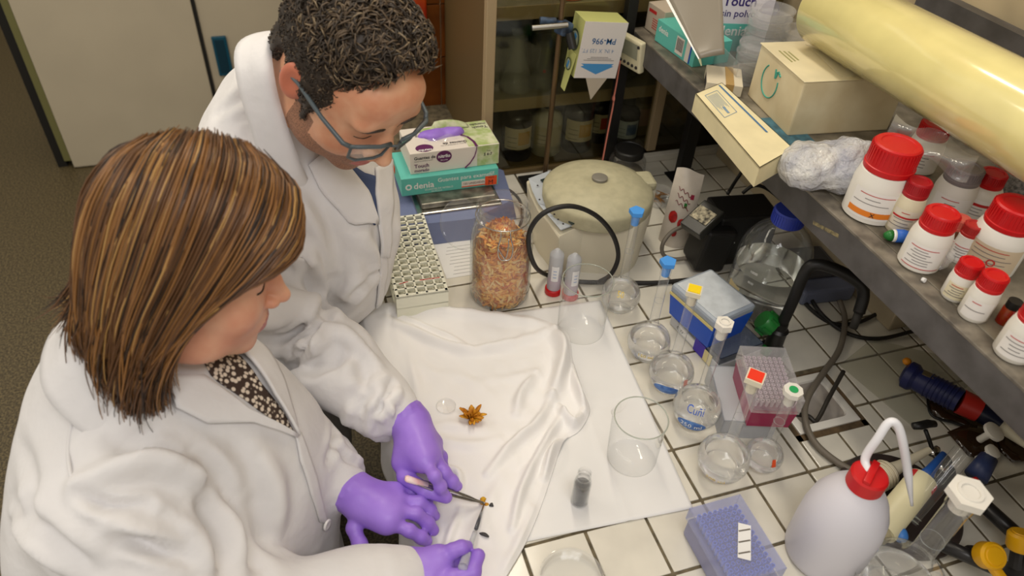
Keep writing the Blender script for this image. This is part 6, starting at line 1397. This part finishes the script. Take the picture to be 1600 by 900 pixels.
bar(B_ + ld * .005 - xd * .012, B_ + ld * .19 - xd * .004, .004, mat('blue_rule', (70, 112, 150), .7))
wx = thing('white_box', 'scuffed white cardboard box with green ring emblem on the shelf', 'box', (.73, .515, ZS)); mb = MB(); R3 = Euler((0, 0, -.10)).to_matrix()
MB().box((.735, .515, ZS + .052), (.205, .165, .104), (0, 0, -.10), bev=.003).build('carton', M_crm2, wx, world=True); MB().box((.735, .515, ZS + .1045), (.209, .169, .002), (0, 0, -.10), bev=.0008).build('lid_panel', mat('ivory_card_top', (224, 212, 176), .6, noise=.08, nscale=10), wx, world=True)
q = Vector((.735, .515, ZS + .058)) + R3 @ Vector((-.1032, .02, 0)); xx = R3 @ Vector((0, -1, 0)); M_gem = mat('green_ink', (70, 160, 140), .7)
MB().tube([q + xx * (.028 * math.cos(t)) + Vector((0, 0, .030 * math.sin(t))) for t in np.linspace(2.2, 6.6, 22)], .0013, 5).build('emblem_ring', M_gem, wx, world=True)
for k in range(6): a = q + xx * (.010 + .004 * k) + Vector((0, 0, .028 - .003 * (k % 3))); MB().tube([a, a + xx * (.004 - .003 * k) + Vector((0, 0, -.016 + .004 * k))], .0016, 5).build('emblem_stroke', M_gem, wx, world=True)
for k in range(3): MB().box(Vector((.735, .515, ZS + .1058)) + R3 @ Vector((-.086 + .008 * k, .02, 0)), (.003, .05 - .006 * k, .0004), R3).build('faded_print', mat('olive_print', (150, 146, 96), .7), wx, world=True)
MB().patch(lambda u, w: Vector((.735, .515, ZS + .1065)) + R3 @ Vector((-.03 + .13 * u, -.075 + .13 * w, .006 * math.sin(3 * u + 2 * w) ** 2)), 12, 8).build('film_wrap', M_pglass, wx, smooth=True, world=True)
un_ = thing('blue_sheet', 'blue printed sheet sticking out under the white box', 'paper', (.64, .45, ZS)); MB().box((.635, .44, ZS + .0015), (.06, .14, .0012), (0, 0, -.1)).build('sheet', mat('petrol_blue', (70, 116, 132), .6, noise=.3, nscale=60), un_, world=True)

# roll of plastic film resting on the box and the bottles
rl = thing('film_roll', 'thick yellowish roll of plastic film lying across the shelf bottles', 'roll', (.66, .28, .50)); a, b = P(1294, 13, .541), P(1700, 243, .557)
d = (b - a).normalized(); R_ = .065; M_film = mat('yellowish_film', (232, 220, 150), .2, coat=1.0, noise=.05, nscale=12, bump=.15, bscale=14, bdist=.004)
MB().tube([a, a + d * .003, b], [R_ * .97, R_, R_], 56).build('film', M_film, rl, smooth=35, world=True)
MB().tube([a - d * .004, a], [R_ * .86, R_ * .965], 40).build('end_cap', mat('pale_end', (224, 220, 200), .4), rl, smooth=35, world=True); MB().tube([a - d * .0055, a - d * .003], [.02, .02], 24).build('core', M_black, rl, world=True)
x_, y_ = basis(d)
for k, w in enumerate((.2, .55, .8)): MB().tube([a.lerp(b, w + .12 * t) + (x_ * math.cos(1.2 + .5 * k + .5 * t) + y_ * math.sin(1.2 + .5 * k + .5 * t)) * (R_ + .0003) for t in np.linspace(0, 1, 8)], .0009, 4).build('wrinkle', M_film, rl, smooth=True, world=True)
fs_ = thing('loose_film', 'loose end of clear film draped over the red caps below the roll', 'film', (.68, .22, ZS + .10)); mb = MB()
mb.patch(lambda u, w: P(1400 + 130 * u - 20 * w, 178 + 62 * u + 42 * w + 8 * math.sin(9 * u), ZS + .128 - .022 * w + .008 * math.sin(7 * u + 5 * w)), 26, 12); mb.build('film', M_pglass, fs_, smooth=True, world=True)

# petri dishes and boxes at the back of the shelf
pb = thing('petri_tray', 'clear plastic tray under the stack of petri dishes', 'tray', (.74, .72, ZS)); shell((.745, .715, ZS + .025), (.21, .17, .05), -.12, M_pglass, 'tray', pb, .0015, open_top=True)
me = None
for k, (x, y, n_) in enumerate(((.745, .735, 7), (.70, .68, 4), (.80, .69, 5))):
    for j in range(n_):
        t = thing('petri_dish', (['bottom', 'second', 'third', 'fourth', 'fifth', 'sixth', 'seventh'][j] + ' clear petri dish from below in the ' + ['tall middle', 'low left', 'right'][k] + ' stack on the shelf'), 'dish', (x + .002 * math.sin(j * 2.1), y, ZS + .004 + .0165 * j), 0, 'stacked petri dishes on the shelf')
        if me is None:
            o = MB().lathe([(0, 0), (.042, 0), (.0435, .001), (.0435, .012), (.0455, .0125), (.0455, .0155), (0, .0155)], 32).build('dish', M_pglass, t, smooth=40); me = o.data
        else: o = bpy.data.objects.new('dish', me); COL.objects.link(o); o.parent = t
gw = thing('glove_box', 'white and teal glove box standing behind the petri dishes', 'box', (.74, .84, ZS), -.25); MB().box((0, 0, .12), (.12, .07, .24), bev=.0012).build('carton', mat('white_violet_card', (222, 216, 224), .55), gw); yf = -.0353
MB().box((0, yf, .03), (.118, .0005, .06)).build('teal_panel', M_tealb, gw); text('denia', .03, (-.05, yf, .035), (1, 0, 0), (0, 0, 1), M_wp, gw, off=.0008, bold=.01); M_vio = mat('violet_print', (52, 36, 110), .6)
text('Touch', .028, (-.052, yf, .098), (1, 0, 0), (0, 0, 1), M_vio, gw, bold=.02); text('sin polvo', .021, (-.052, yf, .075), (1, 0, 0), (0, 0, 1), M_vio, gw, bold=.01); text('Guantes de', .020, (-.056, yf, .145), (1, 0, 0), (0, 0, 1), M_ink, gw, bold=.02); text('Guantes de NITRILO sin PO', .0075, (-.056, yf, .132), (1, 0, 0), (0, 0, 1), M_ink, gw)
MB().lathe([(0, 0), (.02, 0), (.02, .0006), (0, .0006)], 20, (.052, yf + .0002, .145), (math.pi / 2, 0, 0)).build('badge', M_vio, gw); text('nitrilo', .014, (.052, yf, .142), (1, 0, 0), (0, 0, 1), M_wp, gw, off=.0012, align='CENTER')
tg = thing('glove_box', 'teal glove box with barcode lying at the shelf edge near the timer', 'box', (.63, .825, ZS), .10); MB().box((0, 0, .024), (.09, .15, .048), bev=.0012).build('carton', M_tealb, tg); xf = -.0453
text('denia', .018, (xf, .065, .026), (0, -1, 0), (0, 0, 1), M_wp, tg, bold=.01); MB().box((xf, -.02, .024), (.0006, .028, .036)).build('barcode_panel', M_card2, tg)
for k in range(9): MB().box((xf - .0006, -.031 + .0027 * k, .026), (.0004, .0012 if k % 2 else .0007, .026)).build('barcode_bar', M_ink, tg)
MB().box((xf, -.050, .024), (.0006, .014, .044)).build('white_stripe', M_card2, tg); MB().box((xf, -.060, .024), (.0006, .004, .044)).build('blue_stripe', mat('royal_blue', (30, 80, 180), .5), tg)
cbx = thing('printed_carton', 'white carton with red printing at the far end of the shelf', 'box', (.635, .935, ZS), .10); MB().box((0, 0, .03), (.09, .07, .06), bev=.0012).build('carton', mat('pinkish_card', (196, 182, 164), .6), cbx); MB().box((-.0454, .012, .046), (.0005, .03, .007)).build('print_block', M_red2, cbx)
for k in range(5): MB().box((-.0454, -.012, .012 + .005 * k), (.0005, .04, .0014)).build('print_line', M_red2, cbx)
en = thing('grey_envelope', 'grey plastic envelope with white edge leaning over the glove boxes', 'envelope', (.66, .80, ZS + .05)); pts = [P(1035, -20, .50), P(1128, -20, .53), P(1132, 85, .43), P(1093, 92, .42)]
mb = MB(); mb.patch(lambda u, w: pts[0].lerp(pts[1], u).lerp(pts[3].lerp(pts[2], u), w) + Vector((0, 0, .006 * math.sin(3 * u) * math.sin(3 * w))), 10, 12); mb.build('sheet', mat('grey_film', (134, 126, 112), .3), en, smooth=True, world=True, solid=.002)
MB().tube([pts[0] - Vector((.004, .002, 0)), pts[0].lerp(pts[3], .5) - Vector((.003, .002, 0)), pts[3]], [.004, .003, .003], 6, flat=.4).build('white_edge', M_wp, en, world=True); MB().tube([pts[3], pts[3] + Vector((.004, -.006, -.012))], [.005, .002], 6, flat=.4).build('corner_tab', mat('pale_green', (190, 196, 160), .5), en, world=True)
tc_ = thing('taped_carton', 'flat white carton with brown tape under the petri tray', 'box', (.612, .655, ZS), -.5); MB().box((0, 0, .011), (.07, .085, .022), bev=.001).build('carton', mat('offwhite_card', (206, 196, 172), .6), tc_); MB().box((.01, 0, .0113), (.016, .0856, .0228)).build('tape', mat('brown_tape', (170, 138, 82), .35), tc_)
for k in range(6): MB().box((-.0352, -.012, .004 + .0028 * k), (.0005, .05, .0008)).build('print_line', M_ink, tc_)

# ---------------------------------------------------------------- film dispenser box, timer, ribbon and rod stand at the shelf end
pm = thing('film_dispenser_box', 'green and white dispenser box with blue arrow hanging at the shelf end', 'box', (.452, .912, .28), rot=(0, .10, 0)); M_lg = mat('pale_green_card', (190, 192, 120), .6)
BW, BD, BH = .104, .062, .128
mb = MB(); mb.box((0, BD / 2, BH / 2), (BW, BD, BH)); mb.build('carton', M_lg, pm); MB().box((0, -.0004, BH / 2), (BW, .0008, BH)).build('front_panel', mat('lilac_white_card', (214, 208, 204), .6), pm); yf = -.0009
text('PM-996', .019, (.032, yf, .092), (-1, 0, 0), (0, 0, -1), M_bl2 if False else mat('blue_letter', (44, 92, 140), .6), pm, bold=.01); text('4 IN. X 125 FT.', .0125, (.032, yf, .068), (-1, 0, 0), (0, 0, -1), mat('pale_blue_letter', (130, 150, 180), .6), pm)
for k in range(3): MB().box((0, yf, .042 + .0035 * k), (.075 - .016 * k, .0004, .0012)).build('print_line', M_inkl, pm)
MB().add([(-.042, yf, .034), (.040, yf, .034), (.034, yf, .030), (.040, yf, .028), (0, yf, .009), (-.042, yf, .027), (-.034, yf, .030)], [(0, 6, 5, 4, 3, 2, 1)]).build('arrow', mat('arrow_blue', (70, 140, 196), .6), pm)
MB().add([(-.022, .001, 0), (.032, .001, 0), (.004, .004, -.055)], [(0, 1, 2)]).build('film_tongue', mat('film_beige', (190, 178, 160), .5), pm, solid=.001)
MB().patch(lambda u, w: Vector((-BW / 2 - .002 - .012 * w, .006 + .04 * u * (1 - .4 * w), .05 - .085 * w)), 4, 5).build('side_flap', M_lg, pm, solid=.001)
for c_, s_ in (((-BW / 2 - .0006, .034, .075), 1), ((-BW / 2 - .008, .026, .022), .6)):
    MB().lathe([(.020 * s_, 0), (.024 * s_, 0), (.024 * s_, .0006), (.020 * s_, .0006)], 24, c_, (0, -math.pi / 2, 0)).build('ring_print', mat('dark_green_print', (70, 84, 60), .6), pm); MB().lathe([(0, 0), (.019 * s_, 0), (.019 * s_, .0004), (0, .0004)], 20, c_, (0, -math.pi / 2, 0)).build('disc_print', mat('pale_print', (176, 184, 160), .6), pm); MB().box((c_[0] - .0012, c_[1], c_[2]), (.0006, .012 * s_, .028 * s_), (.3, 0, 0)).build('blue_print', mat('arrow_blue', (70, 140, 196)), pm)
ti = thing('lab_timer', 'small cream digital timer clipped to the shelf end post', 'timer', (.548, .93, .29)); ct = Vector((.5435, .925, .327)); Rt = Euler((0, -.12, .28)).to_matrix()
MB().box(ct, (.016, .075, .074), Rt, bev=.004).build('case', mat('cream_case', (210, 202, 170), .45), ti, world=True); MB().box(ct + Rt @ Vector((-.0083, .002, .012)), (.001, .058, .036), Rt).build('screen', mat('lcd_grey', (146, 146, 128), .25), ti, world=True)
for k in range(5): MB().lathe([(.0042, 0), (.0035, .002), (0, .0022)], 10, ct + Rt @ Vector((-.008, .028 - .0135 * k, -.024)), Rt @ Euler((0, -math.pi / 2, 0)).to_matrix()).build('button', M_ink, ti, world=True)
MB().lathe([(.004, 0), (.0035, .002), (0, .0022)], 10, ct + Rt @ Vector((-.008, -.030, .026)), Rt @ Euler((0, -math.pi / 2, 0)).to_matrix()).build('button', M_ink, ti, world=True)
tag(MB().tube(bez([(.527, .946, .30), (.526, .945, .24), (.524, .944, .205), (.526, .945, .19), (.523, .945, .12), (.520, .946, .02)], 6), [.004] * 11 + [.007, .008, .006] + [.004] * 17, 6, flat=.35).build('pink_ribbon', mat('pink_cord', (216, 130, 112), .7), None, smooth=True), 'knotted pink ribbon hanging down the black shelf post', 'ribbon')
rs = thing('retort_stand', 'brown metal rod stand with blue-grey boss clamp behind the centrifuge', 'stand', (.368, .952, 0)); MB().rod((.368, .952, .008), (.376, .952, .72), .0062, .0062, 14).build('rod', mat('bronze_rod', (116, 94, 68), .35, metal=.7), rs, smooth=40, world=True); MB().box((.36, .93, .004), (.12, .07, .008), bev=.002).build('base', M_ironb, rs, world=True)
bs = MB().box((.378, .945, .388), (.030, .034, .030), (0, .2, .3), bev=.006).build('boss', mat('blue_grey_enamel', (70, 92, 120), .4, noise=.5, nscale=60, rgb2=(40, 46, 56)), rs, world=True); MB().rod((.300, .935, .397), (.380, .93, .400), .0062, .0062, 14).build('cross_bar', M_steel, rs, smooth=40, world=True)
MB().rod((.386, .93, .382), (.392, .915, .352), .010, .010, 14).build('thumbscrew', M_blackp, rs, smooth=40, world=True); MB().rod((.36, .95, .404), (.325, .955, .404), .006, .008, 12).build('thumbscrew', mat('blue_grey_enamel', (70, 92, 120)), rs, smooth=40, world=True)

# ---------------------------------------------------------------- contents of the glass cabinet
M_amb = mat('dark_amber', (30, 22, 16), .18); M_bcap = mat('blue_cap', (50, 78, 140), .45)
def cbottle(label, x, y, z, r, H, body, cap, lab, band=None, white=False):
    t = thing('chemical_bottle', label, 'bottle', (x, y, z), 0, 'bottles inside the glass cabinet')
    MB().lathe([(0, 0), (r * .92, 0), (r, .004), (r, H * .66), (r * .85, H * .74), (r * .42, H * .82), (r * .40, H * .88)], 28).build('bottle', body, t, smooth=40); MB().lathe([(r * .46, H * .86), (r * .48, H * .87), (r * .48, H * .99), (0, H)], 24).build('cap', cap, t, smooth=35)
    a0 = camang((x, y)) + .2; wrap_label(t, r, H * .22, H * .58, a0, 1.0, lab)
    if band: wrap_label(t, r, H * .30, H * .52, a0 + .35, .42, band, 'printed_panel', off=.001)
    for k in range(3): wrap_label(t, r, H * (.26 + .08 * k), H * (.268 + .08 * k), a0 - .45, .3, M_ink, 'printed_line', off=.001)
M_ylab = mat('yellow_panel', (190, 146, 44), .7); M_clab = mat('cabinet_label', (190, 176, 140), .7)
zb = .0085
cbottle('dark bottle with blue cap and yellow label panel nearest the cabinet frame', .325, 1.065, zb, .040, .165, M_amb, M_bcap, M_clab, M_ylab)
cbottle('white label bottle with black cap second from the cabinet frame', .408, 1.07, zb, .040, .150, mat('milky_bottle', (196, 188, 164), .5), M_blackp, M_clab)
cbottle('dark bottle with blue cap and yellow label behind the rod stand', .497, 1.07, zb, .041, .165, M_amb, M_bcap, M_clab, M_ylab)
cbottle('dark bottle with red label panel behind the shelf post', .572, 1.10, zb, .034, .150, M_amb, M_blackp, M_clab, mat('red_panel', (176, 60, 36), .7))
cbottle('clear bottle with blue and white label right of the shelf post', .632, 1.06, zb, .034, .140, M_amb, M_blackp, mat('blue_white_label', (176, 184, 190), .7), mat('pale_blue_panel2', (90, 110, 150), .7))
cbottle('beige bottle with pink label at the cabinet door frame', .70, 1.12, zb, .036, .140, mat('beige_bottle', (150, 130, 96), .5), M_blackp, mat('pink_label', (190, 150, 130), .7))
bgx = thing('kraft_bag', 'crumpled brown paper bag inside the right end of cabinet', 'bag', (.82, 1.14, zb)); s = SDF((.72, 1.05, 0), (.92, 1.24, .2), .006); s.ell((.82, 1.14, .07), (.075, .06, .075), k=0); s.ell((.82, 1.14, .13), (.05, .03, .05), k=.03); s.noise(.006, 60, 9); v, f = s.mesh(); v[:, 2] = np.maximum(v[:, 2], zb); npmesh('bag', v, f, mat('kraft_paper', (132, 98, 52), .8, noise=.3, nscale=30), bgx)
zf = .194; M_cgl = glassmat('haze_mixed_glass', (250, 250, 246), base=.04, edge=.9, body=.10)  # pale haze and stronger edge glints mixed in so the glassware shows
def erlen(label, x, y, r, H): 
    t = thing('conical_flask', label, 'flask', (x, y, zf + .0005), 0, 'conical flasks inside the cabinet'); MB().lathe([(0, 0), (r * .94, 0), (r, .004), (r * .98, .012), (r * .34, H * .72), (r * .32, H * .94), (r * .40, H), (r * .37, H)], 32).build('glass', M_cgl, t, smooth=45)
erlen('larger conical flask on the cabinet shelf beside the left frame', .318, 1.07, .042, .140); erlen('smaller conical flask with red mark on the cabinet shelf', .385, 1.07, .032, .108); erlen('conical flask behind the dispenser box in the cabinet', .46, 1.12, .036, .12)
for k, (x, y, r_, h_, lb) in enumerate(((.262, 1.11, .026, .13, 'tall clear beaker tucked beside the cabinet frame'), (.345, 1.18, .034, .12, 'clear beaker behind the larger conical flask'), (.43, 1.19, .034, .13, 'clear beaker at the back of the cabinet shelf'), (.62, 1.10, .036, .09, 'low clear beaker right of the shelf post'), (.70, 1.15, .034, .10, 'clear beaker behind the right door frame'))):
    t = thing('cabinet_beaker', lb, 'beaker', (x, y, zf + .0005), 0, 'beakers inside the cabinet'); MB().lathe([(0, 0), (r_ * .95, 0), (r_, .004), (r_, h_ - .003), (r_ * 1.05, h_)], 28).build('glass', M_cgl, t, smooth=45)
MB().lathe([(0, 0), (.004, 0), (.003, .0008), (0, .0008)], 10, (.383, 1.053, zf + .045), (math.pi / 2.6, 0, 0)).build('red_mark', M_red2, bpy.data.objects['conical_flask.001'], world=True)
rc = thing('red_saucer', 'round red plastic saucer on the upper cabinet shelf', 'saucer', (.43, 1.07, .4145)); MB().lathe([(0, 0), (.045, 0), (.047, .004), (.045, .014), (0, .016)], 28).build('disc', M_red, rc, smooth=35)
# red and blue packet hanging on the brown tiles
pk = thing('red_packet', 'red and orange packet with blue foot hanging on the brown tiles', 'packet', (.12, 1.385, .12)); MB().box((.115, 1.388, .245), (.10, .022, .20), bev=.006).build('pack', mat('packet_red', (150, 36, 8), .35, noise=.5, nscale=16, rgb2=(184, 74, 8)), pk, world=True); MB().box((.115, 1.386, .135), (.098, .024, .035), bev=.006).build('blue_foot', mat('packet_blue', (20, 44, 110), .4), pk, world=True)
